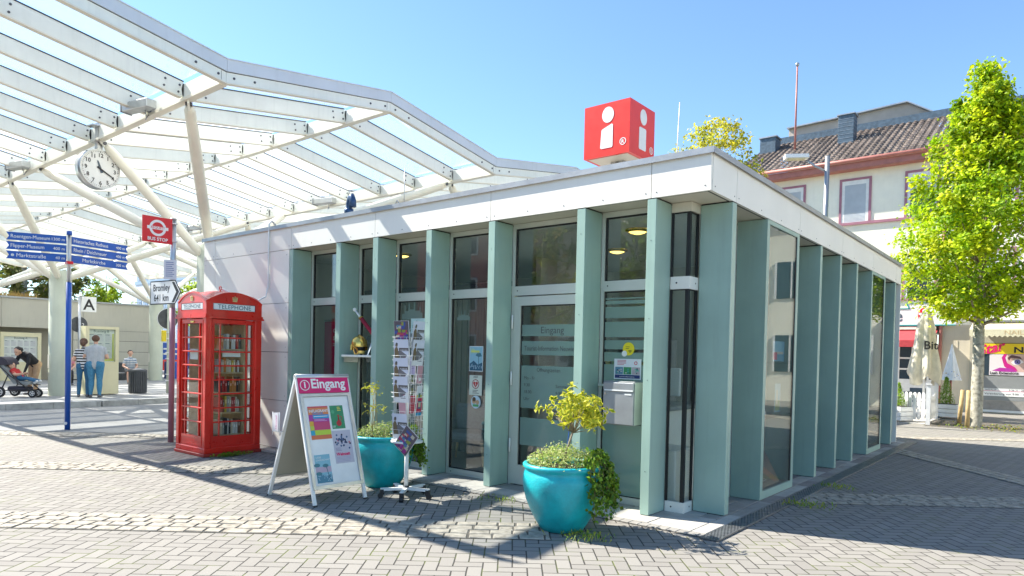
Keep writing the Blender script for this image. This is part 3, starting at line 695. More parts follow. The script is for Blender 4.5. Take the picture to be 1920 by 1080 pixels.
# letter box
t = thing('letter_box', 'grey metal letter box mounted in front of the frosted pane beside the corner fin', 'letter box', (-1.02, .1, .90))
m = MB('steel'); m.mat = 'furniture'; m.bbox(-.19, .19, .02, .20, 0, .47, .006); m.build('body', t)
m = MB('stainless'); m.mat = 'alu_frame'; m.box(.19, .195, .02, .2, .01, .46); m.box(-.38, .3, .21, .235, .40, .425); m.build('mounting_rail', t)
m = MB('zinc'); m.bbox(-.185, .185, .004, .022, .375, .455, .004); m.mat = 'white_metal'; m.box(-.17, .18, .0, .012, .365, .38); m.build('flap', t)
m = MB('zinc'); m.bbox(-.185, .185, .010, .022, .01, .36, .003); m.mat = 'sign_white'; m.box(.08, .16, .006, .010, .325, .34); m.build('door', t)
m = MB('stainless'); m.tube((-.155, .012, .335), (-.155, -.002, .335), .012, n=14); m.build('lock', t)
# shelf, helmet and sabre between the fins
t = thing('wall_shelf', 'small pale shelf fixed between two green fins behind the advertising stand', 'shelf', (-5.2, .16, 1.545))
m = MB('canopy_plate'); m.bbox(-.5, .2, -.13, .17, 0, .03, .004); m.mat = 'steel'; m.box(-.48, -.46, -.1, .15, -.08, 0); m.box(.15, .17, -.1, .15, -.08, 0); m.build('board', t)
t = thing('fire_helmet', 'polished golden fire helmet on the small shelf between the fins', 'helmet', (-5.42, .14, 1.576), radians(-20))
m = MB('gold'); m.lathe([(.115, .12), (.118, .17), (.105, .22), (.075, .26), (.035, .278), (.001, .282)], n=24)
for k in range(9):
    a = radians(100+160*k/8); m.obox((0+.118*cos(a), .118*sin(a), .11), (-sin(a), cos(a), 0), (cos(a), sin(a), 0), Z_, .03, .004, .04)
m.path([(-.11+.22*k/8, 0, .21+.085*sin(pi*k/8)) for k in range(9)], .012, 6)
for sx in (-1, 1): m.poly([(.06, sx*.105, .13), (.0, sx*.115, .13), (.01, sx*.07, .0), (.075, sx*.03, .01), (.10, sx*.06, .1)])
m.build('shell', t)
m = MB('leather_black'); m.lathe([(.10, .125), (.085, .06), (.07, .02)], n=20); m.mat = 'gold'; m.obox((.1, 0, .04), (0, 1, 0), (1, 0, .4), (0, 0, 1), .05, .006, .02); m.build('liner', t)
t = thing('small_notice', 'white leaning card beside the golden helmet on the small shelf', 'notice', (-5.22, .12, 1.576))
m = MB('print'); sheet(m, V((0, 0, 0)), V((.8, -.5, 0)).normalized(), V((.15, .25, .9)).normalized(), .16, .2, (.6, .68, .75), .003); m.build('card', t)
t = thing('sabre', 'red scabbard with white handle leaning in the recess above the golden helmet', 'sabre', (-5.16, .2, 1.6))
m = MB('velvet_red'); m.tube((.22, .02, .05), (-.30, 0, .52), .026, .03, 10); m.build('scabbard', t)
m = MB('sign_white'); m.tube((-.30, 0, .52), (-.42, -.01, .63), .018, .014, 10); m.sphere((-.44, -.01, .65), .03); m.build('handle', t)
m = MB('gold'); m.tube((-.295, 0, .515), (-.31, 0, .53), .036); m.build('guard', t)
# cable to the phone box
m = MB('white_metal'); m.path([(-7.62, .10, 3.70), (-7.62, .03, 3.76), (-7.62, -.02, 3.70), (-7.62, -.022, 3.0), (-7.62, -.022, 2.66), (-7.62, -.06, 2.50), (-7.63, -.2, 2.42), (-7.64, -.40, 2.43), (-7.65, -.62, 2.49), (-7.66, -.80, 2.56)], .014, 8)
tag(m.build('power_cable'), 'white cable loop running from the kiosk roof edge down to the phone box', 'cable')
# ------------------------------------------------------------------ roof things
t = thing('information_cube', 'large red cube sign with white letter i standing on the kiosk roof', 'sign', (-2.17, 1.94, 3.56))
c = .35; zc = 1.10
m = MB('cube_red'); m.box(-c, c, -c+.015, c, zc-c, zc+c)
m.build('cube', t)
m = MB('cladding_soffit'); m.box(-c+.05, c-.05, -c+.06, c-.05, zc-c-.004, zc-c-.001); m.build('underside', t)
m = MB('steel'); m.tube((0, 0, 0), (0, 0, zc-c), .05, n=14); m.box(-.15, .15, -.15, .15, 0, .02); m.box(-.1, .1, -.04, .04, zc-c-.05, zc-c-.004); m.build('post', t)
for nm, o, rt in (('front', V((0, -c+.015, zc)), X_), ('side', V((c, .0075, zc)), Y_)):
    m = MB('sign_white'); n_ = rt.cross(Z_)
    m.prism([o+rt*(.02+.095*cos(2*pi*k/28)*.95)+Z_*(.19+.105*sin(2*pi*k/28))+n_*.0005 for k in range(28)], n_*.004)
    pts = [(-.09, -.235), (-.075, -.25), (.085, -.25), (.10, -.235), (.10, .045), (.085, .062), (-.06, .01), (-.075, -.005)]
    if nm == 'side': pts = [(-.09, -.235), (-.075, -.25), (.085, -.25), (.10, -.235), (.10, .03), (.085, .045), (-.075, .045), (-.09, .03)]
    m.prism([o+rt*a+Z_*b_+n_*.0005 for a, b_ in pts], n_*.004)
    m.ring(o+rt*.255-Z_*.20+n_*.0005, n_, .038, .048, 28, .003); m.text('R', o+rt*.232-Z_*.224+n_*.001, rt, Z_, .066, bold=.002); m.build('letter', t)
t = thing('vent_pipe', 'dark bent vent pipe with red collar standing on the kiosk roof', 'pipe', (-6.85, 1.0, 3.56)); t.scale = (.66, .66, .97)
m = MB('slate'); m.mat = 'sheet_blue'; m.path([(0, 0, .12), (0, 0, .45), (.0, 0, .58), (.05, 0, .66), (.12, 0, .68), (.16, 0, .62), (.165, 0, .52)], [.075, .075, .08, .085, .085, .085, .085], 16); m.lathe([(.075, .36), (.11, .36), (.12, .46), (.11, .5), (.075, .5)]); m.build('pipe', t)
m = MB('terracotta'); m.lathe([(.0, .0), (.12, 0), (.12, .3), (.08, .36)], n=20); m.build('collar', t)
for k, (x, y, h_, lb) in enumerate(((-.86, 1.0, .95, 'thin lightning rod with curved wire on the roof beside the red cube'), (-4.68, .3, .64, 'thin lightning rod at the roof edge below the glass canopy'))):
    t = thing('lightning_rod', lb, 'lightning rod', (x, y, 3.60), 0, 'lightning rods on the kiosk roof')
    m = MB('white_metal' if k == 0 else 'steel'); m.tube((0, 0, 0), (0.03 if k == 0 else 0, 0, h_), .009 if k == 0 else .006, .005, 6)
    m.build('rod', t)
    m = MB('steel'); m.path([(-.22, 0, 0), (-.21, 0, .12), (-.15, 0, .2), (-.05, 0, .1), (0, 0, .04)], .008, 6); m.bbox(-.05, .05, -.05, .05, -.03, .04, .01); m.build('base_clamp', t)
t = thing('roof_greenery', 'small tufts of weeds growing on the roof edge left of the cube', 'plant', (-3.4, .4, 3.6))
m = MB('leaf')
for k in range(160):
    m.col = (.22, .26, .08); p = V((R.gauss(0, .25), R.uniform(-.1, .3), 0)); q = p+V((R.uniform(-.04, .04), R.uniform(-.04, .04), R.uniform(.04, .14))); m.poly([p, p+V((.006, 0, 0)), q])
m.build('leaves', t)
# ------------------------------------------------------------------ glass canopy
XE, SP, NR = -6.89, 1.235, 25
KY = [(-3.8, 5.858), (-1.2, 5.45), (1.87, 5.93), (4.8, 5.45), (7.8, 5.93), (10.8, 5.45), (13.8, 5.93)]
CN = thing('glass_canopy', 'folded white steel and glass canopy over the bus platforms', 'canopy', (-20, 4, 0))
OFF = V((20, -4, 0))
class CMB(MB):
    def _v(s, p): return MB._v(s, V(p)+OFF)
XW = XE-SP*NR
# cross beams along the folds
for i, (y, z) in enumerate(KY):
    m = CMB('canopy_plate'); m.box(XW, XE-.06, y-.03, y+.03, z+.03, z+.27); m.mat = 'cream_metal'; m.box(XW, XE-.06, y-.06, y+.06, z, z+.045)
    m.build('fold_beam', CN)
# rafters
raf = []
for k in range(1, NR+1):
    x = XE-SP*k
    for (ya, za), (yb, zb) in zip(KY, KY[1:]): raf.append((x, ya, za, yb, zb))
def rafter(m, x, ya, za, yb, zb, det):
    d = V((0, yb-ya, zb-za)); L = d.length; d.normalize(); up = V((0, -d.z, d.y)); a = V((x, ya, za+.175))+d*.05; b_ = V((x, yb, zb+.175))-d*.05
    m.mat = 'canopy_plate'; m.bar(a, b_, .045, .235, (1, 0, 0)) if False else m.obox((a+b_)/2, d, X_, up, (b_-a).length/2, .022, .12)
    m.mat = 'cream_metal'; m.obox((a+b_)/2-up*.128, d, X_, up, (b_-a).length/2, .045, .009)
    m.mat = 'gasket'; m.obox((a+b_)/2+up*.128, d, X_, up, (b_-a).length/2, .03, .008)
    if det:
        m.mat = 'bolt'
        for e, s in ((a, 1), (b_, -1)):
            for q in (.05, .27):
                for w in (-.06, .05): m.disc(e+d*s*q+up*w+X_*.0225, (1, 0, 0), .017, 6, .01)
        m.mat = 'canopy_plate'
        for e, s in ((a, -1), (b_, 1)): m.obox(e+d*s*.05, d, X_, up, .06, .03, .10)
order = sorted(raf, key=lambda r: (V((r[0], (r[1]+r[3])/2, 5.6))-V((CX, CY_, 1.6))).length + (0 if r[3] < 9 else 40))
for r in order[:100]:
    m = CMB(); rafter(m, *r, det=(r[0] > -26)); m.build('rafter', CN)
m = CMB()
for r in order[100:]: rafter(m, *r, det=False)
tag(m.build('rafters', CN), kind='stuff')
# glazing: one sheet of panes per bay
for (ya, za), (yb, zb) in zip(KY, KY[1:]):
    m = CMB('canopy_glass')
    for k in range(NR):
        m.mat = 'canopy_glass_white' if R.random() < .42 else 'canopy_glass'
        xa, xb = XE-SP*k-.03, XE-SP*(k+1)+.03; d = V((0, yb-ya, zb-za)).normalized(); up = V((0, -d.z, d.y))
        m.obox(V(((xa+xb)/2, (ya+yb)/2, (za+zb)/2+.325)), X_, d, up, abs(xa-xb)/2, (yb-ya)/2-.03, .006)
    m.build('glass_roof', CN)
# edge beams with flashing
for xe, sg in ((XE, 1), (XW, -1)):
    for (ya, za), (yb, zb) in zip(KY, KY[1:]):
        d = V((0, yb-ya, zb-za)).normalized(); up = V((0, -d.z, d.y)); a, b_ = V((xe, ya, za)), V((xe, yb, zb)); L2 = (b_-a).length/2-.005; c0 = (a+b_)/2
        def band(m, mat, x0, x1, h0, h1):
            m.mat = mat; m.prism([(x0, ya+.002, za+h0), (x0, yb-.002, zb+h0), (x0, yb-.002, zb+h1), (x0, ya+.002, za+h1)], (x1-x0, 0, 0))
        m = CMB(); band(m, 'canopy_plate', xe-.03, xe+.03, .02, .165); band(m, 'cream_metal', xe-.045, xe+.045, .0, .02)
        m.mat = 'bolt'
        for q in (.12, .45): m.disc(a+d*q+Z_*.09+X_*.031*sg, (sg, 0, 0), .018, 8, .01); m.disc(b_-d*q+Z_*.09+X_*.031*sg, (sg, 0, 0), .018, 8, .01)
        m.mat = 'gasket'; m.box(xe+.0302*sg, xe+.0312*sg, yb-.075, yb-.07, zb+.02, zb+.165)
        m.build('edge_beam', CN)
        m = CMB(); band(m, 'canopy_fascia', xe+.015*sg, xe+.055*sg, .175, .345); band(m, 'canopy_fascia', xe-.07, xe+.07, .345, .36); band(m, 'gasket', xe-.01, xe+.03*sg, .165, .175); m.build('edge_flashing', CN)
for (y, z) in (KY[0],):
    m = CMB('canopy_plate'); m.box(XW, XE, y-.12, y-.06, z+.02, z+.20); m.mat = 'canopy_fascia'; m.box(XW, XE+.05, y-.16, y-.12, z+.18, z+.36); m.build('edge_beam', CN)
# columns with raking struts
def column(x, y, tops, vis=True, lb=''):
    zt = 3.78
    m = CMB('column_paint'); m.lathe([(.285, .148), (.285, zt), (.27, zt+.01), (.001, zt+.012)], (x, y, 0), 32)
    m.mat = 'cream_metal'; m.box(x-.05, x+.05, y-.292, y-.284, .95, 1.35); m.build('column', CN)
    for (tx_, ty, tz) in tops:
        a = V((x, y, zt-.18)); b_ = V((tx_, ty, tz)); h = V((b_.x-x, b_.y-y, 0)).normalized(); a = a+h*.24; dd = (b_-a).normalized()
        m = CMB('cream_metal'); m.path([a-dd*.05, a+dd*.1, a+(b_-a)*.35, a+(b_-a)*.7, b_-dd*.22, b_-dd*.12], [.075, .085, .10, .10, .085, .05], 14); m.mat = 'canopy_plate'; m.obox(b_-dd*.06, dd, dd.cross(Z_), Z_, .09, .015, .07)
        m.mat = 'bolt'; m.tube(b_-dd*.08+dd.cross(Z_).normalized()*.05, b_-dd*.08-dd.cross(Z_).normalized()*.05, .03, n=8)
        m.build('strut', CN)
def tops(x, y0, y1): return [(x+dx, yy, 5.46) for yy in (y0, y1) for dx in (-3.4, 0, 3.4)]
column(-11.4, .95, [(-8.0, -1.2, 5.46), (-11.4, -1.2, 5.46), (-14.8, -1.2, 5.46), (-8.2, 4.8, 5.46), (-14.8, 4.8, 5.46)])
column(-20.2, .93, [(-16.8, -1.2, 5.46), (-20.2, -1.2, 5.46), (-23.6, -1.2, 5.46), (-16.6, 4.8, 5.46), (-23.8, 4.8, 5.46)])
column(-29.0, .93, [(-25.6, -1.2, 5.46), (-32.4, -1.2, 5.46), (-25.4, 4.8, 5.46), (-32.6, 4.8, 5.46)])
column(-29.0, 7.45, [(-25.6, 4.8, 5.46), (-32.4, 4.8, 5.46), (-25.6, 10.8, 5.46), (-32.4, 10.8, 5.46), (-29, 4.8, 5.46)])
column(-20.2, 7.45, [(-16.8, 4.8, 5.46), (-23.6, 4.8, 5.46), (-16.8, 10.8, 5.46), (-23.6, 10.8, 5.46)])
column(-11.4, 7.45+2.6, [(-8.2, 4.8, 5.46), (-14.6, 10.8, 5.46), (-8.2, 10.8, 5.46)])
for k, (x, y, lb) in enumerate(((-9.25, -1.2, 'grey floodlight on the canopy beam nearest the roof corner'), (-15.4, -1.2, 'grey floodlight on the canopy beam left of the clock'), (-12.6, 4.8, 'grey floodlight on the second canopy beam above the kiosk roof'), (-19.5, 4.8, 'grey floodlight on the canopy beam above the red request sign'))):
    t = thing('canopy_floodlight', lb, 'floodlight', (x, y, 5.60), radians(12), 'floodlights on the canopy beams')
    m = MB('steel'); m.bbox(-.32, .32, -.33, -.15, -.12, .02, .01); m.build('housing', t)
    m = MB('zinc'); m.box(-.34, -.32, -.34, -.14, -.13, .03); m.box(-.03, .03, -.15, -.03, -.08, .02); m.path([(.1, -.2, -.12), (.08, -.16, -.22), (0, -.12, -.23), (-.02, -.05, -.12)], .008, 6); m.build('bracket', t)
# clock
t = thing('station_clock', 'round white-faced clock in a steel drum hanging below the canopy', 'clock', (-11.42, -1.2, 4.92), radians(7))
m = MB('steel'); m.tube((-.19, 0, 0), (0, 0, 0), .36, n=48); m.ring((0, 0, 0), (1, 0, 0), .335, .36, 48, .012); m.build('drum', t)
m = MB('sign_white'); m.disc((.003, 0, 0), (1, 0, 0), .335, 48); m.build('dial', t)
m = MB('ink_black')
for k in range(60):
    a = radians(6*k); d = V((0, sin(a), cos(a))); w = .007 if k % 5 == 0 else .003; m.obox(V((.005, 0, 0))+d*.315, d, (0, cos(a), -sin(a)), X_, .014 if k % 5 == 0 else .007, w, .001)
for k in range(1, 13):
    a = radians(30*k); m.text(str(k), V((.004, sin(a)*.258, cos(a)*.255-.036)), Y_, Z_, .10, 'CENTER', t=.003, bold=.002)
m.build('numerals', t)
for nm, deg, L, w in (('hour_hand', 340, .17, .020), ('minute_hand', 118, .28, .015)):
    m = MB('ink_black' if nm == 'minute_hand' else 'slate'); a = radians(deg); d = V((0, sin(a), cos(a))); p = V((0, cos(a), -sin(a))); c0 = V((.010 if nm == 'hour_hand' else .014, 0, 0))
    m.prism([c0-d*.07-p*w*1.2, c0-d*.07+p*w*1.2, c0+d*L*.8+p*w*.7, c0+d*L, c0+d*L*.8-p*w*.7], (.003, 0, 0)); m.build(nm, t)
m = MB('steel'); m.box(-.12, -.02, -.045, .045, .34, .86); m.box(-.2, .04, -.12, .12, .50, .52); m.box(-.2, .04, -.16, .16, .78, .80); m.build('hanger', t)

# ------------------------------------------------------------------ phone box
PB = thing('red_telephone_box', 'red telephone box with glazed doors used as a small book exchange', 'phone box', (-7.66, -.82, 0))
Wd = .45
def side(i):
    """local frame: face normal +X, width along Y"""
    return Matrix.Rotation(i*pi/2, 4, 'Z')
m = MB('phone_red_worn'); m.bbox(-.47, .47, -.47, .47, .0, .05, .008); m.mat = 'phone_red'; m.bbox(-.455, .455, -.455, .455, .05, .13, .008); m.build('plinth', PB)
for i in range(4):
    m = MB('phone_red'); m.M = side(i); m.bbox(.36, .452, .345, .452, .13, 2.10, .006)
    m.box(.452, .458, .36, .372, .16, 2.05); m.box(.36, .372, .452, .458, .16, 2.05); m.build('corner_post', PB)
    m = MB('phone_red'); m.M = side(i)       # door / glazed side
    m.box(.395, .435, -.345, -.31, .13, 2.06); m.box(.395, .435, .31, .345, .13, 2.06); m.box(.395, .435, -.31, .31, .13, .30); m.box(.395, .435, -.31, .31, 2.0, 2.06)
    m.box(.435, .440, -.30, .30, .155, .165); m.box(.435, .440, -.30, .30, .265, .275)
    for r in range(1, 8): z = .30+r*1.70/8; m.bbox(.398, .436, -.31, .31, z-.011, z+.011, .004)
    for yy in (-.215, .215): m.bbox(.400, .434, yy-.010, yy+.010, .30, 2.0, .004)
    dr = m.build('door' if i == 0 else 'glazed_side', PB)
    m = MB('case_glass'); m.M = side(i)
    m.box(.41, .414, -.309, .309, .301, 1.999); m.build('pane', dr)
    if i == 3:
        m = MB('gold'); m.M = side(i); m.box(.437, .447, -.03, .06, 2.01, 2.035); m.build('handle', dr)
    m = MB('phone_red'); m.M = side(i)       # cornice, sign box, pediment
    m.box(.37, .475, -.37, .37, 2.075, 2.10); m.box(.37, .462, -.37, .37, 2.10, 2.135); m.box(.37, .475, .37, .475, 2.075, 2.10); m.box(.37, .462, .37, .462, 2.10, 2.135)
    m.box(.37, .448, -.37, .37, 2.135, 2.20); m.box(.37, .448, -.37, -.345, 2.20, 2.31); m.box(.37, .448, .345, .37, 2.20, 2.31); m.box(.37, .448, .37, .448, 2.135, 2.31); m.box(.38, .43, -.345, .345, 2.2, 2.31)
    n = 16; arc = [(y, 2.31+.155*(1-((y/.455)**2))) for y in [-.448+.896*k/n for k in range(n+1)]]
    m.prism([V((.38, y, z)) for y, z in [(-.448, 2.31)]+arc[1:-1]+[(.448, 2.31)]], (.062, 0, 0))
    for (ya, za), (yb, zb) in zip(arc, arc[1:]): m.bar((.428, ya, za+.006), (.428, yb, zb+.006), .05, .026)
    m.build('pediment', PB)
    m = MB('sign_white'); m.M = side(i); m.box(.43, .444, -.335, .335, 2.208, 2.302); sg = m.build('sign_panel', PB)
    m = MB('ink_black'); m.M = side(i); m.col = (.05, .12, .16); m.mat = 'print'
    m.text('TELEPHONE', (.444, 0, 2.224), Y_, Z_, .092, 'CENTER', t=.002, sx=1.08)
    for zz in (2.209, 2.2995): m.box(.444, .4455, -.334, .334, zz, zz+.003)
    for yy in (-.334, .331): m.box(.444, .4455, yy, yy+.003, 2.209, 2.3)
    m.build('lettering', sg)
    m = MB('crown_gold'); m.M = side(i); c0 = V((.446, 0, 2.36))
    m.obox(c0-Z_*.012, Y_, Z_, X_, .034, .007, .006)
    for q in range(5): a = -.03+.015*q; m.prism([c0+Y_*(a-.006), c0+Y_*(a+.006), c0+Y_*(a*1.25+.004)+Z_*.036, c0+Y_*(a*1.25-.004)+Z_*.036], (.007, 0, 0)); m.sphere(c0+Y_*a*1.25+Z_*.042+X_*.004, .007, 6, 4)
    m.obox(c0+Z_*.056+X_*.003, Y_, Z_, X_, .009, .003, .003); m.obox(c0+Z_*.056+X_*.003, Y_, Z_, X_, .003, .009, .003); m.build('crown', PB)
# domed roof: sail dome over the four pediments
m = MB('phone_red'); m.smooth = True; n = 12; grid = []
for a in range(n+1):
    row = []
    for b_ in range(n+1):
        x = -.44+.88*a/n; y = -.44+.88*b_/n; z = 2.318+.10*(1-(x/.45)**2)+.10*(1-(y/.45)**2)+.005; row.append(m._v((x, y, z)))
    grid.append(row)
for a in range(n):
    for b_ in range(n): m.face((grid[a][b_], grid[a+1][b_], grid[a+1][b_+1], grid[a][b_+1]))
m.smooth = False; m.build('roof', PB)
m = MB('phone_red_worn'); m.path([(.03*cos(2*pi*k/12), 0, 2.57+.03*sin(2*pi*k/12)) for k in range(12)], .008, 6, True); m.tube((0, 0, 2.50), (0, 0, 2.545), .012); m.build('lifting_eye', PB)
# shelves
m = MB('wood_light'); m.box(-.36, -.34, -.30, .30, .14, 2.0); m.box(-.34, .30, .29, .31, .14, 2.0); m.box(-.34, .30, -.31, -.29, .14, 2.0) if False else None
SHZ = [.30, .64, .95, 1.26, 1.62]
for z in SHZ: m.box(-.34, .28, -.12, .29, z-.02, z)
m.box(-.34, .30, .24, .29, .14, 2.0); m.build('bookshelf', PB)
cols = {'red': (.5, .02, .02), 'white': (.7, .7, .66), 'blue': (.03, .14, .40), 'cream': (.62, .55, .40), 'yellow': (.65, .48, .06), 'black': (.03, .03, .035), 'orange': (.6, .2, .03), 'grey': (.35, .35, .34), 'brown': (.2, .1, .05), 'pale': (.66, .60, .52)}
ordn = ['first', 'second', 'third', 'fourth', 'fifth', 'sixth', 'seventh', 'eighth', 'ninth', 'tenth']
shn = ['bottom shelf', 'second shelf from the bottom', 'middle shelf', 'second shelf from the top', 'top shelf']
for si, z in enumerate(SHZ):
    y = -.11; k = 0
    while y < .19 and k < 10:
        w = R.uniform(.022, .045); h = R.uniform(.17, .25); cn = R.choice(list(cols)); c = cols[cn]
        m = MB('print'); m.col = c; m.box(.04+R.uniform(0, .05), .25-R.uniform(0, .02), 0, w, 0, h); m.col = tuple(min(1, q+.35) for q in c); m.box(.2505, .2515, w*.25, w*.75, h*.55, h*.8)
        b_ = m.build('book'); b_.location = (-7.66, -.82+y, z+.0005); tag(b_, f'{cn} book, {ordn[k]} from left on the {shn[si]} of the phone box', 'book', 'books on the phone box shelves')
        y += w+.004; k += 1
t = thing('paper_notice', 'white paper notice behind the upper panes of the phone box door', 'notice', (-7.27, -.82, 1.5))
m = MB('sign_white'); m.box(0, .002, -.16, .13, 0, .09); m.build('sheet', t)
t = thing('paper_notice', 'white paper note behind the glazed side of the phone box', 'notice', (-7.68, -1.215, 1.45))
m = MB('sign_white'); m.box(-.12, .12, 0, .002, 0, .16); m.build('sheet', t)
t = thing('weed_tuft', 'green weeds growing from the joint at the foot of the phone box', 'weed', (-7.12, -.9, 0))
m = MB('leaf')
for k in range(130):
    m.col = R.choice(((.10, .25, .03), (.16, .32, .05), (.25, .3, .08))); p = V((R.uniform(-.04, .08), R.gauss(0, .14), 0)); q = p+V((R.uniform(-.02, .07), R.uniform(-.05, .05), R.uniform(.01, .07))); s = R.uniform(.008, .02); m.poly([p, q+V((0, s, 0)), q+V((.02, 0, .01)), q-V((0, s, 0))])
m.build('leaves', t)

# ------------------------------------------------------------------ finger post
t = thing('finger_post', 'tall blue and steel finger post with six blue direction arms', 'signpost', (-12.16, -1.46, 0))
m = MB('sign_blue'); m.tube((0, 0, 0), (0, 0, 2.82), .048, n=18); m.mat = 'sign_white'; m.disc((.03, -.038, .13), (.62, -.78, 0), .03, 10, .002); m.build('pole', t)
m = MB('steel'); m.tube((0, 0, 2.82), (0, 0, 3.72), .034, n=14); m.mat = 'white_metal'
for k in range(4): a = k*pi/2+.4; m.tube((.036*cos(a), .036*sin(a), 2.82), (.036*cos(a), .036*sin(a), 3.72), .010, n=6)
m.mat = 'sign_red'; m.box(-.07, .07, -.05, .05, 3.17, 3.22); m.mat = 'sign_blue'; m.tube((0, 0, 3.72), (0, 0, 3.80), .045, n=16); m.build('upper_pole', t)
for side_, d, names in (('l', V((-.446, -.895, 0)).normalized(), (('Roentgen-Museum', '1300 m'), ('Flipper-Museum', '400 m'), ('Marktstraße', '40 m'))), ('r', V((-.235, .97, 0)).normalized(), (('Historisches Rathaus', '400 m'), ('Rhein / Deichmauer', '400 m'), ('Marktkirche', '300 m')))):
    L = .99 if side_ == 'l' else 1.19
    nrm = d.cross(Z_) if side_ == 'r' else -d.cross(Z_)
    if nrm.x < 0: nrm = -nrm
    rt = d if side_ == 'r' else -d
    for i, (a, b_) in enumerate(names):
        z1 = 3.70-.175*i; z0 = z1-.145; s0 = .045
        m = MB('sign_blue'); P = lambda s, z: d*s+Z_*z-nrm*.008
        m.prism([P(s0, z0), P(s0, z1), P(L, z1), P(L-.045, (z0+z1)/2), P(L, z0)][::1], nrm*.016); arm = m.build('arm', t)
        if side_ == 'l': o1, o2 = d*(L-.065)+Z_*(z0+.042)+nrm*.008+rt*(.09 if i == 2 else 0), d*(s0+.02)+Z_*(z0+.045)+nrm*.008
        else: o1, o2 = d*(s0+.03+(0, 0, .17)[i])+Z_*(z0+.042)+nrm*.008, d*(L-.07)+Z_*(z0+.045)+nrm*.008
        m = MB('sign_white'); m.text(a, o1, rt, Z_, .095, 'LEFT', t=.002, sx=.86 if i < 2 else 1); m.build('destination_lettering', arm)
        m = MB('sign_white'); m.text(b_, o2, rt, Z_, .075, 'RIGHT', t=.002); m.build('distance_lettering', arm)
        if side_ == 'l' and i == 2: m = MB('sign_white'); c0 = o1+Z_*.03-rt*.055; m.ring(c0+nrm*.002, nrm, .014, .024, 16, .002); m.obox(c0+nrm*.003, rt, Z_, nrm, .012, .008, .001); m.build('pictogram', arm)
# ------------------------------------------------------------------ bus stop post
t = thing('bus_stop_post', 'grey and red post with red request bus stop plate and white Bromley arrow sign', 'signpost', (-9.21, -.85, 0))
m = MB('steel'); m.tube((0, 0, 2.3), (0, 0, 3.80), .045, n=16); m.tube((0, 0, 3.80), (0, 0, 3.82), .05, n=16); m.mat = 'mauve_trim'; m.tube((0, 0, 0), (0, 0, 2.3), .045, n=16); m.mat = 'steel'; m.tube((-.015, .012, 0.05), (-.015, .012, 2.3), .044, n=16); m.build('pole', t)
m = MB('sign_red'); m.bbox(.045, .06, -.53, -.045, -.215+3.58, .215+3.58, .003); pl = m.build('stop_plate', t)
m = MB('sign_white'); c0 = V((.0605, -.285, 3.61)); m.ring(c0, (1, 0, 0), .095, .135, 40, .002); m.box(.0605, .0635, -.285-.17, -.285+.17, 3.585, 3.635)
m.text('BUS STOP', (.0605, -.285, 3.40), Y_, Z_, .075, 'CENTER', t=.002, bold=.002); m.build('roundel', pl)
m = MB('sign_red'); m.text('REQUEST', (.0635, -.285, 3.597), Y_, Z_, .052, 'CENTER', t=.001, bold=.0005, sx=1.05); m.build('lettering', pl)
m = MB('steel'); m.box(.02, .05, -.1, .05, 3.72, 3.74); m.box(.02, .05, -.1, .05, 3.42, 3.44); m.build('clamp', t)
u = V((.62, .78, 0)).normalized(); n_ = u.cross(Z_); m = MB('print'); sheet(m, V((.045, -.17, 2.77))+n_*.01, u, Z_, .2, .33, (.66, .69, .74), .003)
for k in range(8): prect(m, V((.045, -.17, 2.77))+n_*.01, u, Z_, .03, .05+.033*k, .03+R.uniform(.1, .14), .062+.033*k, (.15, .2, .4), .001)
m.build('timetable_notice', t)
# arrow sign, faces the camera side, parallel to the kiosk front
cc = V((-.13, -.06, 2.565)); rt = V((.995, .1, 0)).normalized(); nn = rt.cross(Z_)
P = lambda a, b_, e=0: cc+rt*a+Z_*b_+nn*e
m = MB('ink_black'); w, h = .47, .205
m.prism([P(-w, -h), P(.30, -h), P(w, 0), P(.30, h), P(-w, h)], nn*.006)
m.mat = 'sign_white'; e = .02; m.prism([P(-w+e, -h+e, .0062), P(.29, -h+e, .0062), P(w-.025, 0, .0062), P(.29, h-e, .0062), P(-w+e, h-e, .0062)], nn*.001)
m.mat = 'ink_black'; m.prism([P(.20, -h+e+.012, .0074), P(.275, -h+e+.012, .0074), P(w-.05, 0, .0074), P(.275, h-e-.012, .0074), P(.20, h-e-.012, .0074), P(.335, 0, .0074)], nn*.001)
m.text('Bromley', P(-.12, .03, .0074), rt, Z_, .165, 'CENTER', t=.001, sx=.92, bold=.003); m.text('641 km', P(-.12, -.145, .0074), rt, Z_, .165, 'CENTER', t=.001, sx=.92, bold=.003); m.build('arrow_plate', t)
# ------------------------------------------------------------------ A-frame
t = thing('advertising_stand', 'folding advertising stand with magenta Eingang header and pinned event posters', 'advertising stand', (-3.72, -1.74, 0))
# front board: feet at (-3.31, -2.06) and (-3.28, -1.40); top ridge x about -3.62
A0, A1 = V((.40, -.33, 0)), V((.44, .33, 0)); T0, T1 = V((.02, -.33, 1.335)), V((.06, .33, 1.335)); B0, B1 = V((-.46, -.33, 0)), V((-.42, .33, 0))
rt = (A1-A0).normalized(); up = (T0-A0).normalized(); nn = rt.cross(up)
m = MB('alu_frame')
m.mat = 'white_metal'
for a, tp in ((A0+rt*.018, T0+rt*.018), (A1-rt*.018, T1-rt*.018)): m.bar(a, tp, .036, .024, nn)
m.build('front_leg', t)
P = lambda a, b_, e=0: A0+rt*a+up*b_+nn*e
Wf = (A1-A0).length; Hf = (T0-A0).length
m = MB('alu_frame'); m.mat = 'steel'
m.obox(P(Wf/2, .19, .016), rt, up, nn, Wf/2-.02, .018, .008); m.obox(P(Wf/2, Hf-.205, .016), rt, up, nn, Wf/2-.02, .016, .008)
for a in (.036, Wf-.036): m.obox(P(a, (.19+Hf-.205)/2, .016), rt, up, nn, .018, (Hf-.395)/2-.016, .008)
fr = m.build('poster_frame', t)
